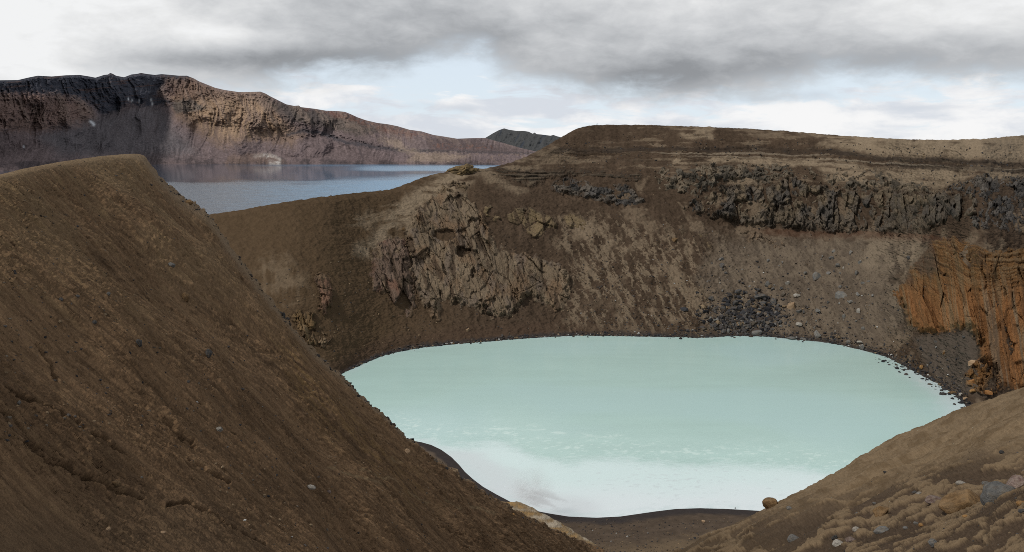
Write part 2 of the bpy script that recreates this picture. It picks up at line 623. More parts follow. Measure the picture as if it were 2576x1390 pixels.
# left saddle is a lighter ochre brown
C = mixn(C, (0.080, 0.053, 0.030), 0.75 * (1 - sst(900, 1300, U)))
tan_m = np.zeros_like(U)
hst = fbm(A_ / 13, Z / 1.6, 15.0, 5, 0.6)


def tan_add(poly, soft, amt, amp=14.0, thr=(-0.25, 0.25), n=None):
    global tan_m
    nn = np.where(V_ < C3(U) + 10, 0.6 * var + 0.7 * hst, var + 0.5 * streak) if n is None else n
    tan_m = np.maximum(tan_m, near(poly, soft, amp) * amt * sst(thr[0], thr[1], nn + 0.1))


# sandy rim on the right and its downslope streaks
tan_add([(2010, 335), (2200, 340), (2576, 325), (3000, 280), (3000, 415), (2576, 406), (2350, 398), (2200, 388), (2060, 368), (2080, 350)], 12, 0.85, 12, (-0.9, 0.1))
tan_add([(1690, 322), (1795, 320), (1795, 350), (1720, 352)], 7, 0.75, 8, (-0.4, 0.3))
tan_add([(1800, 324), (1990, 330), (1990, 345), (1850, 350)], 8, 0.4, 8, (-0.1, 0.4))
tan_add([(1690, 400), (1830, 397), (2060, 402), (2160, 410), (2160, 440), (2060, 425), (1830, 412), (1690, 416)], 7, 0.8, 10, (-0.5, 0.2))
tan_add([(2060, 415), (2240, 425), (2576, 420), (3000, 420), (3000, 460), (2576, 452), (2400, 470), (2240, 480), (2080, 460)], 12, 0.8, 14, (-0.7, 0.3))
tan_add([(1760, 430), (1900, 425), (1960, 470), (1850, 470), (1780, 460)], 12, 0.6, 14, (-0.2, 0.3))
# ridge dropping from the knob
tan_add([(1110, 440), (1160, 425), (1210, 432), (1180, 470), (1110, 520), (1050, 585), (950, 650), (890, 640), (930, 590), (1000, 520), (1060, 465)], 16, 0.85, 18, (-0.8, 0.1))
tan_add([(870, 560), (950, 520), (1010, 500), (1000, 530), (920, 580)], 14, 0.5, 18, (-0.1, 0.3))
tan_add([(640, 670), (700, 650), (770, 690), (760, 760), (680, 770)], 30, 0.32, 40, (-0.4, 0.3))
tan_add([(1190, 425), (1300, 400), (1380, 400), (1350, 425), (1250, 450), (1330, 480), (1300, 490), (1220, 460)], 10, 0.5, 12, (-0.3, 0.3))
tan_add([(1290, 405), (1390, 368), (1480, 385), (1560, 395), (1500, 412), (1380, 415)], 10, 0.4, 14, (-0.2, 0.3))
tan_add([(2130, 600), (2330, 590), (2330, 640), (2270, 700), (2170, 680)], 20, 0.75, 16, (-0.5, 0.2))
tan_add([(1420, 550), (1500, 560), (1560, 590), (1530, 640), (1440, 600)], 14, 0.6, 14, (-0.2, 0.2))
tan_m = np.maximum(tan_m, mott * 0.52 * mot)
tan_m = np.maximum(tan_m, right_talus * 0.42 * sst(-0.3, 0.6, mottle_n + 0.3 * streak))
tan_m = np.maximum(tan_m, 0.36 * sst(0.15, 0.5, np.where(V_ < C3(U) + 10, 0.5 * var + 0.8 * hst, var + 0.3 * fbm((A_ + 0.5 * Z) / 2.5, Z / 12, 3.0, 4))) * sst(1400, 1650, U))
C = mixn(C, TAN, np.clip(tan_m, 0, 1))
# grey dust over the right part
C = mixn(C, (0.135, 0.112, 0.088), 0.42 * right_talus)
# dark stratum under the rim with thin pale beds below it
dv = V_ - C4(U)
ir = 4 * fbm(U / 25, V_ / 12, 1.0, 3)
dk = sst(-9, -3, dv + ir) * (1 - sst(3, 9, dv + ir)) * sst(1330, 1420, U) * (0.55 + 0.45 * sst(-0.2, 0.2, var))
dk = np.maximum(dk, 0.8 * sst(2180, 2280, U) * sst(6, 12, dv + ir) * (1 - sst(20, 27, dv + ir)) * (1 - sst(2576, 2700, U)))
C = mixn(C, (0.030, 0.024, 0.020), 0.75 * np.clip(dk, 0, 1))
lb = strata_m * sst(0.15, 0.4, bed) * sst(6, 10, dv)
C = mixn(C, (0.24, 0.20, 0.15), 0.45 * np.clip(lb, 0, 1) * sst(1500, 1700, U))
# red baked zone at the foot of the lava
red = sst(1850, 1950, U) * (1 - sst(2350, 2420, U)) * sst(-3, 2, V_ - C2(U) + 2 * ir * 0.3) * (1 - sst(6, 26, V_ - C2(U)))
C = mixn(C, (0.085, 0.035, 0.020), 0.32 * red)
# grey scree cone under the orange cliff
C = mixn(C, (0.080, 0.066, 0.054), 0.8 * near([(2300, 850), (2400, 835), (2450, 830), (2470, 930), (2480, 1000), (2400, 985), (2330, 930)], 14))
# shore line: damp dark sand, darker line at the water
dsh = (SHORE(U) - V_)
C = mixn(C, (0.066, 0.043, 0.030), 0.6 * (1 - sst(20, 60, dsh + 8 * var)) * (1 - sst(1300, 1600, U)))
C = mixn(C, (0.036, 0.031, 0.029), 0.85 * (1 - sst(5, 14, dsh + 5 * streak)))
C = C * (1 + 0.16 * spk * np.clip(tan_m, 0, 1))[..., None]
C = np.clip(C, 0.012, 0.6)

# submerged foot in front of the shore, and the outer flank behind the rim
dirs = np.stack([P0[0, :, 0], P0[0, :, 1]], -1)
dirs = dirs / np.linalg.norm(dirs, axis=1, keepdims=True)
back = []
for d_, dz in ((2.5, 0.3), (12, 2.2), (45, 11), (140, 36), (330, 90)):
    b = P[0].copy()
    b[:, :2] += dirs * d_
    b[:, 2] = np.maximum(b[:, 2] - dz, -6)
    back.append(b)
front = P[-1].copy()
front[:, :2] -= dirs * 8
front[:, 2] = -2.5
f1 = P[-1].copy()
f1[:, 2] = -0.05
PW = np.concatenate([np.stack(back[::-1]), P, f1[None], front[None]])
CW = np.concatenate([np.repeat(C[:1], 5, 0), C, C[-1:], C[-1:]])
wall = tag(grid('terrain', PW, M_WALL, CW), 'far crater wall of dark brown tephra with tan patches', 'crater wall', None, 'structure')


def wall_at(u, v):
    t = (v - RIM(u)) / (SHORE(u) - RIM(u))
    j = (u - uu[0]) / (uu[-1] - uu[0]) * (NU - 1)
    i = np.clip(t, 0, 1) * (NVW - 1)
    i, j = int(round(float(i))), int(round(float(j)))
    return P[i, min(max(j, 0), NU - 1)], N0[i, min(max(j, 0), NU - 1)]


# ------------------------------------------------------------------ rock outcrops standing out of the wall
def Z5(*p):
    return [(566 + .3662 * x, 440 + .3662 * y) for x, y in p]


def Z3(*p):
    return [(1635 + .3652 * x, 251.6 + .3652 * y) for x, y in p]


def Z7(*p):
    return [(2138 + .3393 * x, 566 + .3393 * y) for x, y in p]


def wall_colour(u, v):
    t = np.clip((v - RIM(u)) / (SHORE(u) - RIM(u)), 0, 1)
    i = np.rint(t * (NVW - 1)).astype(int)
    j = np.clip(np.rint((u - uu[0]) / (uu[-1] - uu[0]) * (NU - 1)).astype(int), 0, NU - 1)
    return C[i, j]


def outcrop(name, poly, relief, colour, label, cat, bulge=2.0, edge_px=14.0, rough=7.0, step=1.25, sink=0.8, group=None, mat=None):
    p = np.array(poly)
    m = 16
    us = np.arange(p[:, 0].min() - m, min(p[:, 0].max() + m, 2870), step)
    vs = np.arange(p[:, 1].min() - m, p[:, 1].max() + m, step)
    u, v = np.meshgrid(us, vs)
    v = np.clip(v, RIM(u) + 1, SHORE(u) - 0.5)
    rho = wall_rho(u, v)
    b = at_rho(u, v, rho)
    big_ = fbm(b[..., 0] / 26, b[..., 1] / 26, b[..., 2] / 26, 3)
    a, z = (u - CX) / F * 310.0, b[..., 2]
    sdv = poly_sd(poly, u + rough * fbm(u / 14, v / 14, 1.0, 4), v + rough * fbm(u / 14, v / 14, 9.0, 4))
    k = sst(-2.0, edge_px, sdv)
    h = relief(a, z, u, v)
    d = 1.0 * big_ * 0.7 + k * (bulge + h) - sink * (1 - sst(-6, 1.5, sdv))
    pos = b + wall_normal_dir(u, v) * d[..., None]
    g_ = fbm(u / 3.2, v / 3.2, 3.0, 2, 0.7)
    d = d + k * 0.16 * g_
    pos = b + wall_normal_dir(u, v) * d[..., None]
    col = colour(a, z, u, v, h) * (1 + 0.2 * g_)[..., None]
    blend = sst(-1, 11, sdv + 7 * fbm(u / 11, v / 9, 5.0, 4, 0.6))[..., None]
    col = np.clip(col * blend + wall_colour(u, v) * (1 - blend), 0.008, 0.7)
    o = grid(name, pos, mat or M_CLIFF, col, keep=sdv > -5)
    return tag(o, label, cat, group)


def base_col(rgb, u):
    return np.broadcast_to(np.array(rgb, np.float32), u.shape + (3,)).copy()


# --- columnar lava cliff
def lava_relief(a, z, u, v):
    wx = a + 0.35 * fbm(a / 2, z / 4, 0, 3)
    wz = z + 0.5 * fbm(a / 3, z / 3, 7, 3)
    h0, c0, _ = blocks(wx / 6.0 + 3, wz / 9.0 + 0.3, 1.3, 0.04)
    h1, c1, _ = blocks(wx / 2.7, wz / 6.5, 1.9, 0.06)
    h2, c2, _ = blocks(wx / 1.4 + 5, wz / 1.8, 1.9, 0.08)
    return 2.2 * h0 + 1.7 * h1 + 1.1 * h2 - 0.6 * c0 - 0.5 * c1 - 0.25 * c2 + 0.35 * fbm(a / 0.8, z / 0.8, 0, 3)


def lava_col(a, z, u, v, h):
    _, _, r = blocks(a / 2.7, z / 6.5)
    _, _, r2 = blocks(a / 1.4 + 5, z / 1.8)
    n = fbm(a / 6, z / 8, 4.0, 4)
    c = base_col((0.086, 0.071, 0.056), u) * (0.55 + 0.5 * r + 0.45 * r2)[..., None]
    c = mixn(c, (0.150, 0.115, 0.076), 0.75 * sst(-0.05, 0.45, n + 0.5 * (r2 - 0.5)) * (0.4 + 0.6 * (1 - sst(500, 575, v))))
    c = mixn(c, (0.050, 0.048, 0.047), 0.6 * sst(0.1, 0.5, -n))
    return c


LAVA = Z3((225, 760), (290, 690), (400, 640), (540, 575), (700, 585), (820, 600), (960, 520), (1080, 570), (1200, 590), (1340, 630), (1500, 630), (1620, 610),
          (1760, 650), (1900, 640), (2060, 660), (2210, 640), (2265, 700), (2250, 790), (2160, 835), (2000, 860), (1900, 900), (1760, 895), (1640, 915),
          (1480, 915), (1320, 920), (1160, 905), (980, 890), (800, 880), (640, 860), (500, 820), (360, 805))
outcrop('basalt_cliff', LAVA, lava_relief, lava_col, 'long dark grey cliff of columnar lava below the flat rim', 'cliff', 1.6, 9, 8)


def rubble_relief(a, z, u, v):
    wx = a + 0.6 * fbm(a / 2, z / 2, 0, 3)
    wz = z + 0.6 * fbm(a / 2, z / 2, 7, 3)
    h1, c1, _ = blocks(wx / 2.3, wz / 1.9, 1.5, 0.16)
    h2, c2, _ = blocks(wx / 0.95 + 5, wz / 0.9, 1.3, 0.2)
    cl = fbm(a / 8, z / 5, 3.0, 3)
    return 1.5 * h1 + 0.7 * h2 - 0.4 * c1 - 0.25 * c2 + 2.2 * np.minimum(cl, 0.25) - 0.4


def rubble_col(pal, dusty):
    def f(a, z, u, v, h):
        _, _, r = blocks(a / 2.3, z / 1.9)
        n = fbm(a / 7, z / 5, 2.0, 4)
        c = base_col(pal, u) * (0.6 + 0.7 * r)[..., None]
        return mixn(c, TAN, dusty * sst(-0.25, 0.35, n + 0.4 * (r - 0.5)))
    return f


outcrop('rubbly_lava', Z3((20, 500), (100, 455), (300, 450), (600, 430), (900, 440), (1100, 450), (1180, 520), (1080, 570), (960, 530), (820, 590), (560, 570), (400, 640),
                          (300, 690), (200, 650), (120, 660), (50, 620)), rubble_relief, rubble_col((0.075, 0.065, 0.052), 0.50),
        'clinkery brown lava crust above the left half of the long cliff', 'lava crust', 1.2, 10, 12)
outcrop('rubbly_lava', Z3((1200, 520), (1400, 470), (1560, 480), (1660, 520), (1800, 560), (1950, 590), (2000, 650), (1900, 640), (1760, 655), (1620, 615), (1500, 630), (1340, 630),
                          (1200, 590)), rubble_relief, rubble_col((0.085, 0.072, 0.056), 0.55),
        'tan dusted clinkery lava crust above the middle of the long cliff', 'lava crust', 1.1, 10, 12)
outcrop('rubbly_lava', Z3((1990, 640), (2150, 560), (2300, 510), (2500, 520), (2900, 520), (2900, 930), (2500, 925), (2400, 900), (2280, 905), (2200, 890), (2170, 830), (2260, 780),
                          (2270, 700)), rubble_relief, rubble_col((0.075, 0.068, 0.062), 0.10),
        'dark grey rubbly lava at right end of the long cliff, above the orange cliff', 'lava crust', 1.6, 10, 10)
outcrop('lava_outcrop', [(1383, 470), (1400, 452), (1430, 446), (1465, 455), (1500, 470), (1535, 466), (1570, 460), (1610, 490), (1626, 512), (1600, 524), (1560, 524),
                         (1520, 515), (1470, 500), (1420, 492), (1390, 482)], rubble_relief, rubble_col((0.060, 0.056, 0.053), 0.22),
        'isolated dark knobbly lava outcrop on the slope left of the long cliff', 'rock outcrop', 1.6, 8, 7)


# --- thin bedded rock at the saddle, below the flat topped rim
def bedded_relief(a, z, u, v):
    w_ = z + 0.5 * fbm(a / 10, z / 3, 0, 3)
    s = fbm(a / 35, w_ / 0.7, 3.0, 3)
    return 1.1 * np.clip(s * 1.6, -0.6, 0.6) + 0.4 * fbm(a / 3, z / 1, 0, 3)


def bedded_col(a, z, u, v, h):
    n = fbm(a / 12, z / 3, 1.0, 4)
    c = base_col((0.042, 0.034, 0.026), u)
    c = mixn(c, (0.075, 0.058, 0.042), sst(0.0, 0.5, h))
    return mixn(c, TAN * 0.8, 0.5 * sst(0.2, 0.6, n))


outcrop('bedded_rock', [(1215, 432), (1270, 422), (1330, 428), (1400, 428), (1480, 428), (1560, 434), (1640, 440), (1610, 452), (1540, 456), (1440, 444), (1380, 448), (1340, 470), (1280, 452), (1230, 446)],
        bedded_relief, bedded_col, 'thin dark beds of rock stepping out below the rim right of the knob', 'rock outcrop', 0.5, 8, 9)


# --- pale tuff outcrops in the middle of the wall
def tuff_relief(a, z, u, v):
    wx = a + 0.30 * z + 0.35 * fbm(a / 4, z / 4, 0, 3)
    wz = z + 0.35 * fbm(a / 4, z / 4, 7, 3)
    h0, c0, _ = blocks(wx / 8.0 + 2, wz / 14.0, 1.6, 0.03)
    h1, c1, _ = blocks(wx / 3.4, wz / 6.0, 1.8, 0.04)
    h2, c2, _ = blocks(wx / 1.3 + 5, wz / 1.8, 1.8, 0.07)
    jm = sst(-0.1, 0.3, fbm(a / 9, z / 9, 6.0, 3))
    r = ridged(wx / 6, wz / 20, 2.0, 5, 0.62)
    wu, wv = u + 9 * fbm(u / 22, v / 22, 1.0, 3), v + 7 * fbm(u / 22, v / 14, 8.0, 3)
    cave = (sst(1.0, 0.6, np.hypot((wu - 1118) / 34, (wv - 594) / 15)) * sst(578, 588, wv + 0.2 * (wu - 1118))
            + sst(1.0, 0.6, np.hypot((wu - 1166) / 20, (wv - 637) / 14)) + 0.5 * sst(1.0, 0.5, np.hypot((wu - 1192) / 11, (wv - 690) / 17)))
    return 1.9 * h0 + 1.1 * h1 + 0.5 * h2 - 0.8 * c0 - 0.45 * c1 * jm - 0.2 * c2 * jm + 0.5 * r + 0.3 * fbm(a / 1.0, z / 1.0, 0, 3) - 5.5 * cave


def tuff_col(c1, c2, c3):
    def f(a, z, u, v, h):
        n = fbm(a / 7 + z / 20, z / 9, 2.0, 4)
        n2 = fbm(a / 4, z / 6, 8.0, 4)
        _, c, r = blocks(a / 3.4, z / 6.0)
        col = base_col(c1, u) * (0.80 + 0.35 * r)[..., None]
        col = mixn(col, c2, 0.8 * sst(0.0, 0.5, n))
        col = mixn(col, c3, 0.7 * sst(0.1, 0.5, n2))
        return mixn(col, DARK, 0.8 * sst(0.18, 0.42, fbm(a / 3 + z / 9, z / 11, 4.0, 4)))
    return f


TB = tuff_col((0.158, 0.120, 0.082), (0.145, 0.096, 0.060), (0.125, 0.098, 0.078))
TP = tuff_col((0.130, 0.092, 0.070), (0.140, 0.078, 0.056), (0.150, 0.112, 0.075))
outcrop('tuff_outcrop', Z5((1015, 520), (1050, 460), (1150, 420), (1240, 440), (1290, 560), (1300, 720), (1310, 820), (1320, 890), (1290, 960), (1235, 1000), (1160, 930), (1110, 825), (1040, 800), (1000, 820), (998, 620)),
        tuff_relief, TP, 'pinkish tan slab of jointed rock left of the main pale outcrop', 'rock outcrop', 1.8, 18, 9)
outcrop('tuff_outcrop', Z5((1300, 260), (1380, 170), (1450, 110), (1540, 90), (1650, 110), (1740, 190), (1800, 300), (1850, 420), (1910, 500), (2060, 530), (2180, 560), (2290, 610), (2380, 650), (2400, 760),
                           (2375, 850), (2360, 950), (2280, 970), (2200, 900), (2120, 870), (2070, 860), (2030, 940), (1930, 985), (1830, 985), (1740, 940), (1600, 900), (1500, 880), (1490, 980),
                           (1440, 1015), (1370, 920), (1300, 820), (1255, 640), (1230, 480), (1235, 390)),
        tuff_relief, TB, 'largest pale tan outcrop with two dark hollows, in the middle of the wall', 'rock outcrop', 2.2, 24, 11, sink=0.5)


def layer_relief(a, z, u, v):
    s = fbm((a - 0.4 * z) / 16, (z + 0.35 * a) / 0.75, 3.0, 3)
    h1, c1, _ = blocks(a / 4.5, z / 4.0, 1.1, 0.1)
    return 1.6 * h1 - 0.6 * c1 + 0.55 * np.clip(s * 1.6, -0.7, 0.7) + 0.3 * fbm(a / 1.2, z / 1.2, 0, 3)


LC = tuff_col((0.135, 0.100, 0.060), (0.155, 0.115, 0.066), (0.085, 0.068, 0.048))
outcrop('layered_outcrop', Z5((1925, 300), (1950, 240), (2050, 210), (2180, 250), (2290, 340), (2280, 380), (2200, 370), (2195, 430), (2130, 450), (2070, 410), (2050, 360), (1960, 350)),
        layer_relief, LC, 'rounded thinly layered tan outcrop up slope from the main outcrop', 'rock outcrop', 2.4, 9, 6)
outcrop('layered_outcrop', Z5((1760, 230), (1830, 200), (1890, 240), (1905, 320), (1850, 330), (1770, 280)),
        layer_relief, LC, 'small layered outcrop just left of the rounded layered one', 'rock outcrop', 1.4, 8, 6)
outcrop('layered_outcrop', Z5((2320, 290), (2400, 260), (2480, 300), (2530, 370), (2500, 410), (2420, 390), (2340, 350)),
        layer_relief, LC, 'low dusty layered outcrop right of the rounded layered one', 'rock outcrop', 1.2, 8, 7)
outcrop('tuff_outcrop', Z5((1430, 130), (1490, 60), (1560, 40), (1640, 50), (1730, 70), (1700, 110), (1560, 120), (1520, 160)),
        rubble_relief, tuff_col((0.12, 0.088, 0.056), (0.15, 0.11, 0.07), (0.09, 0.068, 0.05)), 'rubbly pale rock on the ridge just below the knob', 'rock outcrop', 1.0, 10, 8)
outcrop('tuff_outcrop', Z5((600, 700), (640, 670), (720, 700), (748, 760), (745, 850), (720, 920), (680, 970), (640, 900), (655, 830), (610, 760)),
        tuff_relief, tuff_col((0.150, 0.088, 0.060), (0.17, 0.12, 0.075), (0.10, 0.068, 0.045)), 'low reddish outcrop on left slope, beside the brown ridge', 'rock outcrop', 1.2, 8, 8)
outcrop('tuff_outcrop', Z5((430, 960), (520, 930), (600, 950), (640, 1020), (600, 1100), (640, 1180), (600, 1180), (500, 1080)),
        tuff_relief, tuff_col((0.145, 0.095, 0.048), (0.19, 0.14, 0.09), (0.085, 0.06, 0.04)), 'broken yellowish rock low on left slope above the water', 'rock outcrop', 0.8, 8, 10)
outcrop('tuff_outcrop', Z5((600, 1080), (660, 1060), (730, 1090), (780, 1110), (770, 1160), (690, 1180), (640, 1210)),
        rubble_relief, tuff_col((0.17, 0.12, 0.075), (0.19, 0.14, 0.09), (0.09, 0.06, 0.04)), 'scattered tan rocks nearest the water on left slope', 'rock outcrop', 0.4, 8, 10)
outcrop('tuff_outcrop', Z3((620, 920), (700, 890), (820, 940), (900, 960), (960, 1010), (880, 1030), (800, 990), (700, 990), (640, 960)),
        rubble_relief, tuff_col((0.13, 0.095, 0.066), (0.16, 0.115, 0.078), (0.085, 0.06, 0.042)), 'pinkish rubble ledge under the foot of the lava cliff', 'rock outcrop', 0.6, 8, 9)
outcrop('tuff_outcrop', Z3((330, 920), (380, 900), (420, 960), (445, 1040), (400, 1030), (360, 980)),
        layer_relief, LC, 'small tilted layered block below left end of the lava cliff', 'rock outcrop', 1.0, 6, 5)

# knob on the skyline of the saddle
KN = [(1095, 447), (1118, 432), (1140, 424), (1150, 418), (1168, 421), (1176, 415), (1188, 416), (1196, 429), (1215, 436), (1200, 448), (1150, 455)]


def knob():
    bm = bmesh.new()
    bmesh.ops.create_icosphere(bm, subdivisions=5, radius=1)
    me = bpy.data.meshes.new('rock_knob')
    v0 = np.array([v.co[:] for v in bm.verts], np.float32)
    p = at_rho(np.array(1160.0), np.array(434.0), wall_rho(np.array(1160.0), np.array(434.0)) + 1.0)
    s = np.array((6.2, 4.0, 2.4), np.float32)
    h, c, _ = blocks(v0[:, 0] * 3 + v0[:, 1] * 2, v0[:, 2] * 3 + v0[:, 1], 1.2, 0.15)
    q = v0 * (1 + 0.22 * fbm(v0[:, 0] * 1.3, v0[:, 1] * 1.3, v0[:, 2] * 1.3, 4) + 0.22 * h - 0.08 * c)[:, None]
    q = q * s
    q[:, 2] += 0.12 * q[:, 0] + 0.9 * np.exp(-((q[:, 0] - 2.6) / 1.2) ** 2)
    q = q + p
    for vtx, co in zip(bm.verts, q):
        vtx.co = co
    bm.to_mesh(me)
    bm.free()
    me.polygons.foreach_set('use_smooth', np.ones(len(me.polygons), bool))
    a = me.color_attributes.new('Albedo', 'FLOAT_COLOR', 'POINT')
    n = fbm(q[:, 0] / 2, q[:, 1] / 2, q[:, 2] / 2, 4)
    cc = np.ones((len(q), 4), np.float32)
    cc[:, :3] = mixn(base_col((0.175, 0.125, 0.065), n), (0.10, 0.075, 0.045), sst(-0.1, 0.4, n))
    a.data.foreach_set('color', cc.ravel())
    me.materials.append(M_CLIFF)
    o = bpy.data.objects.new('rock_knob', me)
    COL.objects.link(o)
    tag(o, 'craggy tan knob on the skyline in front of the blue lake', 'rock knob')


knob()


# --- orange tuff cliff on the right
def orange_relief(a, z, u, v):
    up = sst(770, 690, v)
    s = fbm(a / 14, (z + 0.10 * a + 0.5 * fbm(a / 5, z / 5, 2.0, 3)) / 0.8, 3.0, 4, 0.6)
    wx = a + 0.22 * z + 0.45 * fbm(a / 4, z / 9, 1.0, 3)
    r = ridged(wx / 6.5, z / 50, 2.0, 4, 0.5)
    h1, c1, _ = blocks(wx / 6.0, z / 15, 1.6, 0.05)
    h2, c2, _ = blocks(wx / 2.0 + 7, z / 4.0, 1.4, 0.08)
    jm = sst(-0.1, 0.3, fbm(a / 10, z / 10, 6.0, 3))
    return 2.0 * r + 3.0 * h1 - 0.9 * c1 * jm + 1.0 * h2 - 0.2 * c2 * (1 - jm) + (0.05 + 0.50 * up) * np.clip(s * 1.5, -0.7, 0.7) + 0.35 * fbm(a / 1.2, z / 1.6, 0, 4)


def orange_col(a, z, u, v, h):
    n = fbm(a / 8 + z / 22, z / 20, 2.0, 4)
    wx = a + 0.22 * z + 0.45 * fbm(a / 4, z / 9, 1.0, 3)
    st_ = fbm(wx / 1.9, z / 26, 5.0, 4)
    s = fbm(a / 14, (z + 0.10 * a + 0.5 * fbm(a / 5, z / 5, 2.0, 3)) / 0.8, 3.0, 4, 0.6)
    up = sst(770, 680, v)
    c = base_col((0.188, 0.090, 0.037), u) * (1 + 0.3 * n + 0.08 * s)[..., None]
    c = mixn(c, (0.175, 0.122, 0.070), 0.7 * sst(0.05, 0.45, st_ + 0.5 * n))
    c = mixn(c, (0.195, 0.145, 0.095), 0.55 * sst(0.1, 0.4, st_ - 0.2 * n) * sst(2400, 2480, u) * (1 - 0.6 * up))
    c = mixn(c, (0.125, 0.072, 0.031), 0.65 * up)
    c = mixn(c, (0.050, 0.034, 0.022), 0.6 * sst(0.15, 0.5, -s) * (0.05 + 0.95 * up))
    c = mixn(c, (0.150, 0.105, 0.060), 0.5 * up * sst(0.1, 0.4, s))
    return mixn(c, (0.060, 0.047, 0.040), 0.6 * sst(0.1, 0.4, n) * up * sst(2430, 2330, u))


ORG = Z7((300, 500), (400, 420), (425, 340), (515, 230), (590, 120), (760, 80), (900, 130), (1050, 190), (1290, 170), (1700, 170), (2200, 170), (2200, 1250), (1400, 1260), (1150, 1225),
         (1090, 1180), (1060, 1070), (950, 1000), (955, 900), (880, 800), (790, 785), (700, 815), (560, 825), (440, 765), (400, 660))
outcrop('orange_cliff', ORG, orange_relief, orange_col, 'orange ribbed cliff with thin beds on top at right edge', 'cliff', 2.2, 22, 7, sink=0.8)
outcrop('tuff_rubble', Z7((830, 1120), (930, 1000), (1000, 990), (1080, 1080), (1120, 1180), (1150, 1240), (1000, 1270), (900, 1230), (860, 1200)), rubble_relief,
        tuff_col((0.175, 0.088, 0.034), (0.21, 0.13, 0.07), (0.13, 0.075, 0.035)), 'heap of orange rubble at the foot of the orange cliff', 'rubble heap', 0.8, 8, 9)


# ------------------------------------------------------------------ near slopes
def slope_sheet(name, sil, us, vmax, depth, relief, colour, mat, label, cat, nv, backdir, backslope, tpow=1.0):
    u = np.asarray(us)
    t = np.linspace(0, 1, nv) ** tpow
    Ug, Tg = np.meshgrid(u, t)
    S = sil(Ug)
    Vg = S + Tg * (vmax - S)
    D = depth(Ug, Vg, Vg - S)
    x, y, z = ray(Ug, Vg)
    Pg = np.stack([x * D, y * D, CAM_H + z * D], -1)
    Ng = normals(Pg)
    h = relief(Pg, Ug, Vg, Vg - S, D)
    Pd = Pg + Ng * h[..., None]
    cg = np.clip(colour(Pg, Ug, Vg, Vg - S, h), 0.008, 0.6)
    rows = []
    bd = np.array(backdir)
    dirs_ = np.stack([x[0], y[0]], -1)
    dirs_ /= np.linalg.norm(dirs_, axis=1, keepdims=True)
    dirs_ = dirs_ * 0.7 + bd * 0.7
    for d_ in (0.4, 1.2, 3, 8, 20, 50, 90):
        b = Pd[0].copy()
        b[:, :2] += dirs_ * d_
        b[:, 2] = np.maximum(b[:, 2] - backslope * d_ ** 1.05, -4)
        rows.append(b)
    PP = np.concatenate([np.stack(rows[::-1]), Pd])
    CC = np.concatenate([np.repeat(cg[:1], 7, 0), cg])
    o = tag(grid(name, PP, mat, CC), label, cat, None, 'structure')

    def sample(a, b):
        j = int(np.clip(round((a - u[0]) / (u[-1] - u[0]) * (len(u) - 1)), 0, len(u) - 1))
        s = float(sil(np.array(float(a))))
        tq = np.clip((b - s) / (vmax - s), 0, 1) ** (1 / tpow)
        i = int(round(tq * (nv - 1)))
        return Pd[i, j], Ng[i, j]
    return o, sample


SIL1 = scurve([(-500, 520), (-250, 480), (0, 440), (60, 425), (150, 408), (250, 394), (300, 389.5), (335, 387.5), (352, 388), (366, 394), (380, 414), (396, 438), (430, 470), (470, 500), (500, 520),
               (514, 528), (540, 562), (570, 606), (600, 648), (640, 700), (680, 752), (720, 802), (760, 850), (800, 893), (860, 945), (920, 1005), (980, 1060), (1020, 1098),
               (1080, 1140), (1150, 1190), (1230, 1243), (1300, 1287), (1400, 1333), (1480, 1367), (1530, 1387), (1600, 1422), (1700, 1475)], 4)
STRIPW = curve([(-500, 0), (250, 0), (330, 14), (380, 45), (430, 46), (500, 46), (600, 42), (760, 34), (900, 22), (1050, 12), (1250, 4), (1700, 0)])


def spur_depth(u, v, below_sil):
    x, y, z = ray(u, v)
    # slope plane z = -1.09 x - 0.254 y + 46.9 met by the line of sight
    t = 15.1 / np.maximum(-(z + 1.09 * x + 0.254 * y), 0.098)
    # keep above the valley floor
    tf = (CAM_H - 2.2) / np.maximum(-z, 0.02)
    k = 6.0
    t = -np.log(np.exp(-t / k) + np.exp(-tf / k)) * k
    w_ = STRIPW(u)
    s = np.clip(1 - below_sil / np.maximum(w_, 1e-3), 0, 1) * (w_ > 0.5)
    t = t + 7.5 * s ** 1.3 * np.clip(w_ / 45, 0, 1) ** 0.8
    r = np.clip(1 - below_sil / 14.0, 0, 1)
    return t + 0.9 * r ** 2


FC = np.array((1.09, 0.254)) / math.hypot(1.09, 0.254)
CRACKS = [[(-40, 1020), (0, 1042), (30, 1052), (48, 1075), (62, 1098), (72, 1120), (100, 1128), (118, 1148), (150, 1162), (176, 1172)],
          [(60, 1120), (90, 1140), (110, 1160), (150, 1170), (200, 1195), (250, 1215), (300, 1245), (345, 1265)],
          [(100, 868), (130, 905), (150, 955)], [(20, 970), (70, 1000), (110, 1018), (150, 1045), (185, 1070), (205, 1082)],
          [(405, 1285), (445, 1282), (470, 1300), (510, 1318), (535, 1342), (590, 1370), (640, 1392)],
          [(405, 1062), (440, 1100), (480, 1128)], [(270, 1128), (300, 1142), (318, 1158)], [(225, 1098), (262, 1120)], [(470, 1168), (520, 1200), (560, 1225)]]


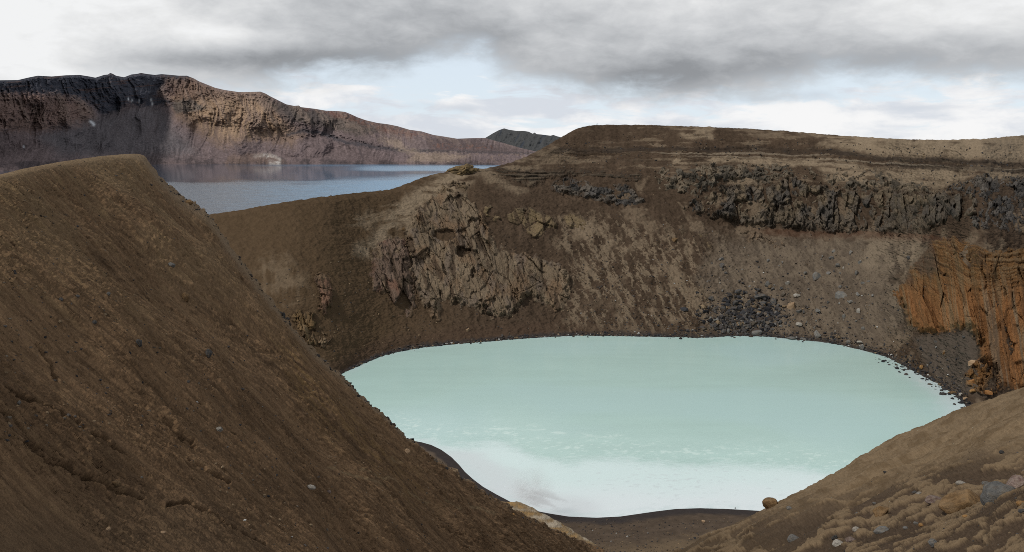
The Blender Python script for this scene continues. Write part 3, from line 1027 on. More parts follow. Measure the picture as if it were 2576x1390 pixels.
def spur_relief(Pg, u, v, bs, D):
    X, Y, Z = Pg[..., 0], Pg[..., 1], Pg[..., 2]
    q = -X * FC[1] + Y * FC[0]
    p = X * FC[0] + Y * FC[1]
    wq = q + 0.5 * fbm(X / 6, Y / 6, Z / 6, 3)
    rill = ridged(wq / 1.6, p / 11, 3.0, 4, 0.6)
    rill2 = ridged(wq / 0.5, p / 3.5, 6.0, 4, 0.6)
    clod = fbm(X / 0.7, Y / 0.7, Z / 0.9, 5, 0.6)
    scale_ = fbm(wq / 0.45, p / 1.1, 1.0, 4, 0.6)
    rough = 0.45 + 0.55 * sst(-0.2, 0.4, fbm(X / 9, Y / 9, Z / 9, 3))
    strip = 1 - sst(0, 1, bs / np.maximum(STRIPW(u), 4))
    smooth_ = (1 - 0.75 * strip) * (1 - 0.85 * np.exp(-(bs / 34) ** 2) * (1 - sst(330, 420, u)))
    h = 0.9 * fbm(X / 14, Y / 14, Z / 14, 3) * sst(0, 120, bs)
    al, ac = 0.80 * u + 0.60 * v, -0.60 * u + 0.80 * v
    acw = ac + 5 * fbm(u / 60, v / 60, 3.0, 3)
    px = D / F
    sk = fbm(al / 80, acw / 6.0, 2.0, 4, 0.6)
    sk2 = fbm(al / 34, acw / 4.0, 9.0, 3, 0.6)
    pl = fbm(al / 42, acw / 9.0, 7.0, 4, 0.6)
    flk = sst(-0.25, 0.3, fbm(X / 6, Y / 6, Z / 6 + 4, 4))
    h += smooth_ * rough * (0.08 * rill + 0.05 * rill2 + 0.04 * clod + 0.02 * scale_)
    h += px * smooth_ * (3.2 * sk + 1.6 * sk2 + flk * (3.0 * sst(0.05, 0.20, pl) + 1.0 * pl) - (1.5 + 3.5 * flk) * sst(0.22, 0.42, sk))
    h += px * 6.0 * fbm(u / 24, v / 24, 3.0, 5, 0.65) * np.exp(-(bs / 22) ** 2) * sst(350, 420, u)
    h += px * (0.4 + 0.6 * smooth_) * 1.3 * fbm(u / 4.5, v / 4.5, 1.0, 2)
    wv, wu = 4 * fbm(u / 22, v / 22, 0, 4), 4 * fbm(u / 22, v / 22, 5, 4)
    for c in CRACKS:
        d = line_d(c, u + wu, v + wv)
        wd = 2.4 + 4.0 * sst(-0.3, 0.5, fbm(u / 26, v / 26, 8, 3))
        h -= px * 30 * np.exp(-(d / wd) ** 4)
        h += px * 3.0 * np.exp(-((d - 9) / 6) ** 2)
    return h


def spur_col(Pg, u, v, bs, h):
    X, Y, Z = Pg[..., 0], Pg[..., 1], Pg[..., 2]
    q = -X * FC[1] + Y * FC[0]
    p = X * FC[0] + Y * FC[1]
    n = fbm(X / 7, Y / 7, Z / 7, 4)
    s = fbm(q / 0.8, p / 6, 2.0, 5, 0.6)
    s2 = fbm(q / 0.35, p / 1.6, 7.0, 5, 0.62)
    al, ac = 0.80 * u + 0.60 * v, -0.60 * u + 0.80 * v
    sk = fbm(al / 70, ac / 5.0, 12.0, 4, 0.62)
    sp = fbm(u / 4, v / 4, 5.0, 2, 0.7)
    c = base_col((0.145, 0.091, 0.052), u) * np.maximum(1 + 0.20 * n + 0.22 * s + 0.26 * s2 + 0.33 * sk + 0.32 * sp, 0.3)[..., None]
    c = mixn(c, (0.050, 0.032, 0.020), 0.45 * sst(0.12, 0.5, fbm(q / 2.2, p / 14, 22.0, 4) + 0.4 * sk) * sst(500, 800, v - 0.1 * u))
    # paler crust high on the slope, darker low down
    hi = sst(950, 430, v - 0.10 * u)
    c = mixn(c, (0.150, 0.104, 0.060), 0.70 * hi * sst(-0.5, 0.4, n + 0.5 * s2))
    c = mixn(c, (0.185, 0.125, 0.068), 0.65 * sst(0.28, 0.55, s2 + 0.25 * n) * (0.35 + 0.65 * hi))
    band = np.exp(-((bs - 120 + 40 * n) / 55) ** 2) * sst(620, 760, u) * (1 - sst(1000, 1150, u))
    c = mixn(c, (0.165, 0.105, 0.048), 0.62 * band * sst(-0.15, 0.35, s2 + 0.5 * s))
    strip = (1 - sst(0.3, 1, bs / np.maximum(STRIPW(u), 3))) * sst(280, 340, u)
    c = mixn(c, (0.185, 0.132, 0.085), 0.85 * strip)  # drier tan dust plus extra sky light on the rollover, both in the colour
    crest = np.exp(-(bs / 16) ** 2) * (1 - sst(300, 420, u))
    c = mixn(c, (0.190, 0.138, 0.085), 0.7 * crest)
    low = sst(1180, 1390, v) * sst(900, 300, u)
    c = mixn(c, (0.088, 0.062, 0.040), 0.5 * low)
    # a few bare pale streaks
    for (a, b) in [((820, 1180), (950, 1225)), ((985, 1150), (1005, 1165)), ((900, 1190), (1000, 1215)), ((1120, 1260), (1160, 1278)), ((1030, 1235), (1085, 1258)), ((1185, 1272), (1240, 1296))]:
        d = line_d([a, b], u, v + 3 * n)
        c = mixn(c, (0.20, 0.145, 0.085), 0.75 * np.exp(-(d / 2.4) ** 2))
    return c


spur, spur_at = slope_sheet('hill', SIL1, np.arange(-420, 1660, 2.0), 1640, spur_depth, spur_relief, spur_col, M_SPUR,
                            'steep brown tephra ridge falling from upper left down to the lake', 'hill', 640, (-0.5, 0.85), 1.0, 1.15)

SIL2 = scurve([(1440, 1470), (1530, 1425), (1600, 1406), (1660, 1398), (1700, 1390), (1740, 1371), (1780, 1350), (1815, 1335), (1850, 1317), (1905, 1290), (1950, 1269), (1970, 1262), (2000, 1243), (2060, 1212), (2100, 1190),
               (2150, 1160), (2200, 1128), (2260, 1098), (2300, 1079), (2350, 1060), (2400, 1036), (2450, 1018), (2500, 1003), (2576, 975), (2700, 935), (2900, 890)], 5)


def mound_depth(u, v, bs):
    x, y, z = ray(u, v)
    t = 3.65 / np.maximum(-(z - 0.557 * x + 0.5227 * y), 0.045)
    t = np.minimum(t, 64 + 0 * t)
    k = 3.0
    t = -np.log(np.exp(-t / k) + np.exp(-66.0 / k)) * k
    r = np.clip(1 - bs / 60.0, 0, 1)
    return t + 5.0 * r ** 2.5


FM = np.array((0.557, -0.5227)) / math.hypot(0.557, 0.5227)


def mound_terr(Pg, u, v):
    """eroded part near the path: crust ribs with gravel runnels between them"""
    line = 1262 - (u - 2100) * 0.26
    return sst(-55, 45, v - line + 22 * fbm(u / 120, v / 60, 2.0, 3))


def mound_ribs(u, v):
    """crust ribs run along the mound, up to the right as seen from the path"""
    wv = v + 8 * fbm(u / 90, v / 60, 0, 4)
    ac, al = wv + 0.43 * u, u - 0.43 * wv
    rib = ridged(al / 260, ac / 25, 0.0, 3, 0.5)
    cl = fbm(al / 44, ac / 11, 4.0, 5, 0.6)
    return rib, cl, sst(1.12, 1.36, rib + 0.45 * cl), ac, al


def mound_relief(Pg, u, v, bs, D):
    X, Y, Z = Pg[..., 0], Pg[..., 1], Pg[..., 2]
    m = mound_terr(Pg, u, v)
    rib, cl, crust, ac, al = mound_ribs(u, v)
    px = D / F
    f = fbm(u / 7, v / 5, 2.0, 3, 0.6)
    sm = fbm(al / 60, ac / 14, 7.0, 5, 0.6)
    h = 0.55 * fbm(X / 9, Y / 9, Z / 9, 3) * sst(0, 50, bs)
    h += px * (1 - m) * (3.0 * sm + 1.2 * f + 1.5 * rib)
    h += px * m * (7.0 * crust + 3.5 * cl * (0.25 + crust) + 3.0 * rib + 1.4 * f)
    return h


def mound_col(Pg, u, v, bs, h):
    X, Y, Z = Pg[..., 0], Pg[..., 1], Pg[..., 2]
    m = mound_terr(Pg, u, v)
    n = fbm(X / 4, Y / 4, Z / 4, 4)
    rib, cl, crust, ac, al = mound_ribs(u, v)
    f = fbm(u / 6, v / 4, 3.0, 4, 0.65)
    sm = fbm(al / 60, ac / 14, 7.0, 5, 0.6)
    a = base_col((0.185, 0.132, 0.080), u) * (1 + 0.12 * n + 0.22 * f)[..., None]
    a = mixn(a, (0.115, 0.077, 0.042), 0.7 * sst(0.0, 0.5, sm + 0.5 * fbm(al / 200, ac / 40, 9.0, 3) + 0.3 * f))
    dark = base_col((0.066, 0.046, 0.031), u) * (1 + 0.25 * n + 0.3 * f)[..., None]
    cr = mixn(dark, (0.185, 0.132, 0.080), 0.85 * crust * sst(-0.7, 0.1, n + 0.3 + 0.4 * f))
    c = a * (1 - m[..., None]) + cr * m[..., None]
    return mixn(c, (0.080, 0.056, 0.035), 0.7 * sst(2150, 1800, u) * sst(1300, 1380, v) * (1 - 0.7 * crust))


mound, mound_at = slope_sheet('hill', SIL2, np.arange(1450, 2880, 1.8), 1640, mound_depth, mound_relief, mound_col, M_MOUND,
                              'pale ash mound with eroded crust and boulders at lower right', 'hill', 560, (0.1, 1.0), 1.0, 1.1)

# ------------------------------------------------------------------ crater lake, beach
NEAR = [(1030, 1108), (1060, 1113), (1085, 1120), (1110, 1132), (1135, 1150), (1155, 1170), (1170, 1188), (1190, 1206), (1215, 1225), (1250, 1245), (1290, 1266), (1330, 1282), (1380, 1292), (1430, 1300), (1500, 1303),
        (1560, 1300), (1650, 1287), (1700, 1281), (1760, 1279), (1830, 1281), (1900, 1285)]
shore_pts = [tuple(at_rho(np.array(float(u)), np.array(float(v)), on_z(np.array(float(u)), np.array(float(v))))[:2]) for u, v in NEAR]
far_pts = []
for u in np.arange(862, 2431, 24.0):
    v = SHORE(np.array(u))
    far_pts.append(tuple(at_rho(np.array(u), v, on_z(np.array(u), v))[:2]))
LAKE = shore_pts + [(60, 143), (80, 152), (98, 172)] + far_pts[::-1] + [(-52, 215), (-42, 195)]

gx, gy = np.meshgrid(np.arange(-75, 130, 0.35), np.arange(112, 212, 0.35))
sdl = poly_sd(LAKE, gx, gy)
dd = np.maximum(-sdl, 0)
zb = np.where(sdl > 0, -0.10 * sdl, 0.10 * dd + 0.006 * dd ** 1.6)
nb = fbm(gx / 3, gy / 3, 0, 4)
zb = zb + 0.05 * nb * sst(1, 4, dd) + 0.05 * fbm(gx / 0.8, gy / 0.8, 3, 3) * sst(2, 6, dd)
zb -= 0.05 * ridged(dd / 0.9, (gx + gy) / 14, 0, 2) * sst(0.5, 1.5, dd) * (1 - sst(3, 6, dd))
cb = base_col((0.078, 0.058, 0.043), gx) * (1 + 0.22 * nb + 0.2 * fbm(gx / .9, gy / .9, 5, 3))[..., None]
cb = mixn(cb, (0.040, 0.034, 0.033), (1 - sst(2.0, 4.2, dd + 0.8 * nb)))
cb = mixn(cb, (0.135, 0.098, 0.062), 0.8 * sst(11, 18, dd + 2.5 * nb) * sst(5, 20, gx))
lft = (1 - sst(-5, 6, gx))
cb = mixn(cb, (0.120, 0.090, 0.066), 0.75 * lft * sst(2.2, 3.2, dd + 0.5 * nb))
for k_, (cx_, cy_) in enumerate([(-12, 160), (-16, 168), (-9, 158), (-14, 164), (-18, 172)]):
    d = np.abs((gy - cy_) - 0.35 * (gx - cx_) - 0.6 * fbm(gx / 2, gy / 2, k_, 3))
    zb -= 0.18 * np.exp(-(d / 0.30) ** 2) * lft * sst(3, 4, dd)
beach = tag(grid('beach', np.stack([gx, gy, zb], -1), M_BEACH, np.clip(cb, 0.01, 0.5)), 'dark sand beach at the near end of the milky lake', 'beach', None, 'structure')


def beach_at(u, v):
    z = 1.0
    for _ in range(6):
        p = at_rho(np.array(float(u)), np.array(float(v)), on_z(np.array(float(u)), np.array(float(v)), z))
        i = int(np.clip((p[1] - 112) / 0.35, 0, gy.shape[0] - 1))
        j = int(np.clip((p[0] + 75) / 0.35, 0, gx.shape[1] - 1))
        z = zb[i, j]
    return p, np.array((0, 0, 1.0))


# water sheet (z = 0) with the milky tint and whiter near end in the colour
lx, ly = np.meshgrid(np.arange(-70, 125, 0.45), np.arange(118, 312, 0.45))
dcam = ly * CP + CAM_H * SP
LU = CX + F * lx / dcam
LV = CY - F * (ly * SP - CAM_H * CP) / dcam
sdw = poly_sd(LAKE, lx, ly)
n1 = fbm(lx / 22, ly / 12, 0, 5)
n2 = fbm(lx / 5, ly / 3, 3, 5, 0.6)
n3 = fbm(lx / 1.6, ly / 1.0, 6, 4, 0.6)
n0 = fbm(lx / 60, ly / 45, 9, 3)
cw = base_col((0.415, 0.585, 0.555), lx) * (1 + 0.035 * n0 + 0.018 * n1 + 0.014 * n2 + 0.03 * fbm(lx / 34, ly / 5, 2.0, 4))[..., None]
cw = mixn(cw, (0.43, 0.60, 0.60), 0.7 * sst(-0.2, 0.5, n0))
WH = curve([(1000, 1085), (1100, 1112), (1180, 1118), (1240, 1107), (1300, 1122), (1360, 1150), (1430, 1160), (1500, 1148), (1560, 1150), (1640, 1160), (1760, 1166), (1900, 1166), (2000, 1172), (2080, 1186), (2200, 1200)])
wh = sst(-12, 20, LV - WH(LU) + 9 * n2 + 3 * n3)
cw = mixn(cw, (0.58, 0.71, 0.715), 0.95 * wh)
cw = mixn(cw, (0.63, 0.70, 0.73), wh * sst(1185, 1275, LV + 26 * n1))
# faint foam scum above the edge of the white water
fo = sst(0.30, 0.55, n3 + 0.5 * n2) * np.exp(-((LV - WH(LU) + 28) / 22) ** 2)
fo = np.maximum(fo, sst(0.15, 0.5, n2 + 0.4 * n3) * np.exp(-(line_d([(1130, 1095), (1220, 1080), (1300, 1072), (1390, 1084), (1460, 1092), (1560, 1098)], LU, LV + 8 * n1) / 6) ** 2))
cw = mixn(cw, (0.62, 0.76, 0.73), 0.55 * fo)
# grey specks drifting in the white
gs = sst(0.52, 0.75, n3 * 0.8 + 0.8 * np.exp(-(((LU - 1680) / 190) ** 2 + ((LV - 1212) / 34) ** 2)) * 0.5) * wh
cw = mixn(cw, (0.50, 0.57, 0.59), 0.6 * gs)
# shallow lavender grey margin near the steam
gm = sst(0, 1, (1 - sst(3, 12, sdw + 2.5 * n1)) * sst(1120, 1150, LV) * (1 - sst(1450, 1560, LU)))
cw = mixn(cw, (0.53, 0.57, 0.60), 0.65 * gm)
dkst = gm * sst(0.42, 0.70, 0.7 * fbm((lx - ly) / 9, (lx + ly) / 2.4, 2.0, 3) + 0.75 * np.exp(-(((LU - 1370) / 55) ** 2 + ((LV - 1255) / 22) ** 2)))
cw = mixn(cw, (0.25, 0.24, 0.245), 0.35 * dkst)
# pale margin all round
mg = (1 - sst(0.3, 4.0, sdw + 0.8 * n2))
cw = mixn(cw, (0.50, 0.60, 0.62), 0.6 * mg * sst(-0.3, 0.4, n2 + n3))
cw = mixn(cw, (0.58, 0.66, 0.70), 0.6 * (1 - sst(2, 9, sdw + 1.5 * n2)) * sst(2200, 2330, LU))
rip = np.exp(-((LV - WH(LU) - 4) / 16) ** 2)


def viti_mat():
    m = bpy.data.materials.new('milky_water')
    m.use_nodes = True
    t = NT(m.node_tree)
    t.n.clear()
    at = t.new('ShaderNodeAttribute', attribute_name='Albedo')
    rp = t.new('ShaderNodeAttribute', attribute_name='ripple')
    ge = t.new('ShaderNodeNewGeometry')
    mp = t.new('ShaderNodeMapping')
    t.l.new(ge.outputs['Position'], mp.inputs[0])
    mp.inputs['Rotation'].default_value = (0, 0, R(18))
    mp.inputs['Scale'].default_value = (0.7, 1.7, 1)
    n = t.noise(mp.outputs[0], 1.3, 4.0, 0.6)
    b = t.new('ShaderNodeBump')
    b.inputs['Distance'].default_value = 0.05
    t.put(b.inputs['Strength'], t.m('ADD', 0.16, t.m('MULTIPLY', rp.outputs['Fac'], 0.8)))
    t.put(b.inputs['Height'], n)
    p = t.new('ShaderNodeBsdfPrincipled')
    t.l.new(at.outputs['Color'], p.inputs['Base Color'])
    p.inputs['Roughness'].default_value = 0.16
    p.inputs['IOR'].default_value = 1.33
    t.l.new(b.outputs[0], p.inputs['Normal'])
    o = t.new('ShaderNodeOutputMaterial')
    t.l.new(p.outputs[0], o.inputs[0])
    return m


lake = tag(grid('water', np.stack([lx, ly, np.zeros_like(lx)], -1), viti_mat(), np.clip(cw, 0, 0.85), keep=sdw > -7, extra={'ripple': rip}),
           'milky turquoise crater lake with whitish near end', 'crater lake', None, 'structure')


# pale altered rock beside the steam vent
def pale_ridge():
    us = np.arange(1225, 1600, 1.0)
    top = scurve([(1225, 1252), (1262, 1262), (1283, 1263), (1305, 1263), (1325, 1270), (1350, 1283), (1380, 1300), (1420, 1322), (1460, 1348), (1500, 1370), (1540, 1390), (1600, 1425)], 4)(us)
    rho = np.interp(us, [1225, 1600], [137, 126])
    crest = at_rho(us, top, rho)
    rows, cols = [], []
    d = np.stack([crest[:, 0], crest[:, 1]], -1)
    d /= np.linalg.norm(d, axis=1, keepdims=True)
    offs = np.concatenate([np.linspace(-9, 0, 60), np.linspace(0.12, 7, 40)])
    for o_ in offs:
        r = crest.copy()
        r[:, :2] += d * o_
        r[:, 2] -= (0.10 * abs(o_) + 0.72 * max(abs(o_) - 0.8, 0)) if o_ < 0 else (1.0 * o_)
        rows.append(r)
    G = np.stack(rows)
    n = fbm(G[..., 0] / 1.2, G[..., 1] / 1.2, G[..., 2] / 1.2, 4)
    s = fbm((G[..., 0] + G[..., 1]) / 5, G[..., 2] / 0.6, 0, 4)
    G = G + normals(G) * (0.16 * n + 0.12 * s)[..., None]
    c = base_col((0.22, 0.16, 0.095), n)
    c = mixn(c, (0.38, 0.34, 0.28), 0.7 * sst(0.0, 0.4, s + 0.3 * n))
    c = mixn(c, (0.30, 0.185, 0.075), 0.7 * sst(0.05, 0.4, -s))
    c = mixn(c, (0.17, 0.135, 0.09), 0.6 * sst(0.2, 0.5, n))
    o = grid('pale_outcrop', G, M_CLIFF, c)
    tag(o, 'whitish yellow altered rock by the steam at foot of the brown ridge', 'rock outcrop')


pale_ridge()


# ------------------------------------------------------------------ far lake
FU, FV = np.meshgrid(np.linspace(-900, 3600, 300), np.concatenate([np.linspace(376.5, 412, 12), np.linspace(412.5, 640, 190)]))
fp = at_rho(FU, FV, on_z(FU, FV, 0.0))
fp[..., 2] = 0.0
bnd = curve([(-500, 452), (500, 456), (800, 455), (900, 448), (1000, 442), (1100, 438), (1400, 436)])(FU)
nn = fbm(FU / 150, FV / 10, 0, 4)
ripple = sst(-6, 16, FV - bnd + 6 * nn)
strip_ = sst(840, 960, FU) * np.exp(-((FV - 424 + 2 * nn) / 6.5) ** 4)
strip_ = np.maximum(strip_, sst(560, 700, FU) * 0.55 * np.exp(-((FV - 417.5) / 1.6) ** 2))
ripple = np.clip(np.maximum(ripple, strip_), 0, 1)
breeze = np.clip(strip_, 0, 1)


def far_mat():
    m = bpy.data.materials.new('lake_water')
    m.use_nodes = True
    t = NT(m.node_tree)
    t.n.clear()
    rp = t.new('ShaderNodeAttribute', attribute_name='ripple')
    ge = t.new('ShaderNodeNewGeometry')
    mp = t.new('ShaderNodeMapping')
    t.l.new(ge.outputs['Position'], mp.inputs[0])
    mp.inputs['Scale'].default_value = (0.35, 0.10, 1)
    n = t.noise(mp.outputs[0], 1.0, 3.0, 0.6)
    n2 = t.noise(ge.outputs['Position'], 0.05, 3.0, 0.6)
    b = t.new('ShaderNodeBump')
    b.inputs['Distance'].default_value = 2.4
    t.put(b.inputs['Strength'], t.m('ADD', 0.02, t.m('MULTIPLY', rp.outputs['Fac'], 0.75)))
    t.put(b.inputs['Height'], n)
    p = t.new('ShaderNodeBsdfPrincipled')
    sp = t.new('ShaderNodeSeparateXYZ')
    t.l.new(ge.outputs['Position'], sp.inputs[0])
    refl_grad = t.ss(t.m('ADD', t.m('DIVIDE', sp.outputs[0], sp.outputs[1]), t.m('MULTIPLY', t.m('SUBTRACT', n2, 0.5), 0.2)), -0.36, -0.12)
    t.put(p.inputs['Base Color'], t.mixc(refl_grad, (0.030, 0.052, 0.085), (0.100, 0.250, 0.420)))  # sky reflection, dark left to bright right, painted into the base colour
    t.put(p.inputs['Roughness'], t.m('ADD', 0.06, t.m('MULTIPLY', rp.outputs['Fac'], 0.16)))
    p.inputs['IOR'].default_value = 1.33
    bz = t.new('ShaderNodeAttribute', attribute_name='breeze')
    t.put(p.inputs['Specular IOR Level'], t.m('ADD', t.m('SUBTRACT', 0.5, t.m('MULTIPLY', rp.outputs['Fac'], 0.25)), t.m('MULTIPLY', bz.outputs['Fac'], 0.5)))
    t.l.new(b.outputs[0], p.inputs['Normal'])
    o = t.new('ShaderNodeOutputMaterial')
    t.l.new(p.outputs[0], o.inputs[0])
    return m


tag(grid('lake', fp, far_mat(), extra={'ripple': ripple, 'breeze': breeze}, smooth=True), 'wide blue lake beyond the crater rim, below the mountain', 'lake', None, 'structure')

# ------------------------------------------------------------------ mountain beyond the lake
MSH = curve([(-400, 448), (0, 432), (200, 422), (400, 414), (800, 413), (1290, 415.5), (1600, 417)])
MSK = curve([(-400, 225), (-200, 212), (0, 202.5), (45, 202), (70, 196), (95, 191), (130, 193), (165, 190), (200, 189), (225, 193), (240, 196), (262, 189), (272, 188), (277, 184), (283, 186), (292, 191), (312, 195), (330, 188), (347, 186),
             (354, 184), (372, 187), (390, 189), (406, 187), (430, 189), (450, 191), (470, 191), (488, 198), (500, 205), (520, 213), (540, 221), (565, 227), (600, 232), (630, 232), (655, 231), (668, 236), (680, 243), (700, 253), (720, 263), (740, 267), (752, 266), (756, 270),
             (790, 274), (820, 279), (850, 280), (868, 282), (885, 289), (900, 296), (920, 303), (950, 310), (975, 313), (1000, 318), (1030, 327), (1060, 331), (1090, 340), (1110, 343), (1150, 349.5), (1190, 348), (1220, 347.5), (1250, 356), (1280, 364), (1310, 373), (1345, 381), (1400, 390), (1600, 396)])
M1 = curve([(-400, 420), (0, 408), (200, 400), (400, 396), (700, 396), (1000, 404), (1290, 408), (1600, 411)])
M2 = curve([(-400, 325), (0, 340), (150, 335), (240, 312), (330, 275), (400, 262), (450, 292), (520, 322), (600, 350), (700, 352), (800, 342), (860, 346), (950, 368), (1010, 379), (1100, 380), (1345, 389), (1600, 400)])
MS1 = curve([(-400, .22), (900, .22), (1100, .30), (1600, .30)])
MS2 = curve([(-400, .55), (850, .52), (1000, .9), (1600, .9)])
MS3 = curve([(-400, 1.05), (450, .95), (700, .7), (850, .42), (1000, .25), (1100, .16), (1600, .12)])
mu, mt = np.meshgrid(np.arange(-330, 1520, 1.6), np.linspace(0, 1, 300))
mv = MSK(mu) + mt * (MSH(mu) - MSK(mu))
Tm = tan_el(mu, mv)
rho = on_z(mu, MSH(mu))
zz = np.zeros_like(rho)
mr = rho.copy()
vb = MSH(mu)
for ve, S in ((M1(mu), MS1(mu)), (M2(mu), MS2(mu)), (MSK(mu), MS3(mu))):
    mr = np.where(mv <= vb, (CAM_H - zz + S * rho) / (S - Tm), mr)
    Te = tan_el(mu, ve)
    r2 = (CAM_H - zz + S * rho) / (S - Te)
    zz = CAM_H + r2 * Te
    rho, vb = r2, ve
for _ in range(6):
    mr[1:-1] = 0.25 * mr[:-2] + 0.5 * mr[1:-1] + 0.25 * mr[2:]
    mr[:, 1:-1] = 0.25 * mr[:, :-2] + 0.5 * mr[:, 1:-1] + 0.25 * mr[:, 2:]
mw = fbm(mu / 45, mv / 45, 0, 4)
up = sst(0.0, 1.0, (M2(mu) - mv) / 40)            # 1 on the cliffs, 0 on the fans
lean = (mu - 600) * 0.0006
big_w = fbm(mu / 130, mv / 160, 5.5, 3)
gu = mu + 9 * mw + 48 * big_w + (mv - 300) * 0.10
r1 = ridged(gu / 30, mv / 260, 0, 4, 0.55)
r2_ = ridged(gu / 10, mv / 130, 4, 4, 0.55)
crag = fbm(mu / 9, mv / 7, 3, 5, 0.6)
big_m = fbm(mu / 110, mv / 90, 1, 3)
h = (0.30 + 0.70 * up) * (20 * r1 + 8 * r2_) + 36 * ridged(gu / 90, mv / 300, 6, 2) * sst(0, .25, mt) + up * (6 * crag) + 70 * big_m * sst(0, .2, mt) + 4 * crag
ledge = fbm(mu / 90, mv / 4.5 + 0.02 * mu, 2, 3)
dia = ridged((mu - 0.55 * (mv - 300)) / 34 + 1.2 * big_w, mv / 200, 9, 4, 0.6)
h += up * 14 * dia
h += 30 * sst(0.2, 0.5, crag) * (1 - sst(0, 8, mv - M2(mu) + 4)) * sst(-8, 0, mv - M2(mu)) * sst(600, 760, mu)
h *= sst(0, 0.03, mt) * 0.92 + 0.08
h *= sst(0, 0.30, 1 - mt) * (1 - 0.8 * sst(820, 1020, mu))
Pm = at_rho(mu, mv, mr - h)


def mm(poly, soft, amp=10):
    return sst(-soft, soft, poly_sd(poly, mu + amp * mw * 1.5, mv + amp * crag * 0.8))


cm = base_col((0.132, 0.105, 0.106), mu)
cm *= (1 + 0.22 * crag + 0.15 * r2_ - 0.1)[..., None]
mstk = fbm((mu + 4 * mw + 22 * big_w + (mv - 300) * 0.12) / 5.0, mv / 70, 8, 4, 0.6)
cm = mixn(cm, (0.185, 0.125, 0.105), 0.75 * mm([(0, 232), (150, 240), (210, 262), (250, 300), (230, 322), (100, 330), (-300, 330), (-300, 240)], 14))
cm = mixn(cm, (0.112, 0.106, 0.114), 0.8 * mm([(100, 345), (260, 290), (330, 270), (400, 265), (440, 330), (500, 385), (420, 395), (150, 392)], 22))
cm = mixn(cm, (0.185, 0.135, 0.108), 0.85 * mm([(470, 200), (560, 225), (660, 232), (700, 260), (760, 340), (740, 370), (640, 350), (560, 372), (480, 330), (430, 290), (430, 245)], 16))
cm = mixn(cm, (0.290, 0.210, 0.150), 0.85 * sst(0.5, 1.1, r2_ + 0.4 * crag) * mm([(440, 250), (640, 250), (720, 330), (640, 350), (520, 340)], 16))
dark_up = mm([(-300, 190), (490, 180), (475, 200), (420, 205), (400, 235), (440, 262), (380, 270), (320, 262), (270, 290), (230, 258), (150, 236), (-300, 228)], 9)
cm = mixn(cm, (0.040, 0.046, 0.060), 0.90 * dark_up)  # cloud shadow over the upper left cliffs, with haze-blue tint, painted into the colour
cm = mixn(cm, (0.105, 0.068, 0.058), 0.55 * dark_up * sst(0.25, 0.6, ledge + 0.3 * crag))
cm = mixn(cm, (0.13, 0.088, 0.070), 0.6 * mm([(410, 195), (480, 195), (540, 225), (470, 262), (420, 240)], 10))
cm = mixn(cm, (0.085, 0.084, 0.084), 0.7 * mm([(432, 268), (440, 255), (480, 250), (500, 262), (520, 275), (480, 284), (440, 284)], 5, 5))
cm = mixn(cm, (0.090, 0.078, 0.068), 0.75 * mm([(660, 240), (700, 258), (820, 282), (900, 300), (960, 330), (900, 340), (800, 320), (720, 300)], 10))
cm = mixn(cm, (0.130, 0.070, 0.058), 0.7 * mm([(740, 268), (870, 283), (960, 314), (1100, 344), (1050, 350), (940, 328), (860, 300), (780, 282)], 6) * sst(-0.3, 0.3, mw + crag))
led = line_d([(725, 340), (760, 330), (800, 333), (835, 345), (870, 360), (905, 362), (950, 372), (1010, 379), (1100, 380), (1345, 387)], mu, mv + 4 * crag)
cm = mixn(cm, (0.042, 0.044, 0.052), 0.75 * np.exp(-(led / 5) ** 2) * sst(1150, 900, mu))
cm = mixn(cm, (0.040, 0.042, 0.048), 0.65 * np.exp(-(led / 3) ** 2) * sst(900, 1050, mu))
cm = mixn(cm, (0.27, 0.215, 0.175), 0.75 * mm([(960, 352), (1010, 352), (1020, 372), (1060, 385), (1110, 385), (1180, 392), (1130, 408), (1020, 405), (1040, 390), (1000, 376)], 9, 9))  # sunlit patch on the low slopes painted in as pale tan
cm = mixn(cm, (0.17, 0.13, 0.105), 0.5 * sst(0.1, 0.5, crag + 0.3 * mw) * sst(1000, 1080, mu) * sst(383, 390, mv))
cm = mixn(cm, (0.085, 0.066, 0.066), 0.7 * mm([(1060, 345), (1160, 352), (1345, 382), (1250, 384), (1080, 376)], 8))
cm = mixn(cm, (0.15, 0.080, 0.062), 0.6 * sst(0.1, 0.4, crag) * mm([(1090, 362), (1250, 372), (1250, 380), (1080, 378)], 5))
cm = mixn(cm, (0.058, 0.050, 0.053), 0.75 * sst(-2, 6, mv - M1(mu) - 2 + 8 * mw + 4 * crag) * sst(0.0, 0.35, mw + 0.3 * crag + 0.25))
cm = mixn(cm, (0.50, 0.48, 0.46), 0.85 * np.exp(-(line_d([(640, 394), (665, 391), (690, 395), (703, 403), (702, 410), (680, 409)], mu, mv + 3 * crag) / 4.5) ** 2))
cm = mixn(cm, (0.155, 0.115, 0.100), 0.75 * mm([(570, 392), (650, 386), (700, 396), (720, 410), (560, 412)], 6))
cm = mixn(cm, (0.62, 0.64, 0.67), np.exp(-(line_d([(228, 306), (236, 314)], mu, mv + 2 * crag) / 3.6) ** 2))
for sxx, syy in ((323, 250), (332, 254), (380, 252), (383, 262), (350, 255), (60, 370)):
    cm = mixn(cm, (0.50, 0.52, 0.55), 0.8 * np.exp(-(((mu - sxx) / 2.2) ** 2 + ((mv - syy) / 4) ** 2)))
cm = mixn(cm, (0.22, 0.17, 0.145), 0.4 * sst(0.9, 1.4, dia + 0.3 * crag) * up * (1 - dark_up))
cm = mixn(cm, (0.068, 0.060, 0.066), 0.40 * sst(0.3, -0.2, dia + 0.3 * mw) * (1 - sst(0, 30, mv - M2(mu) - 40)))
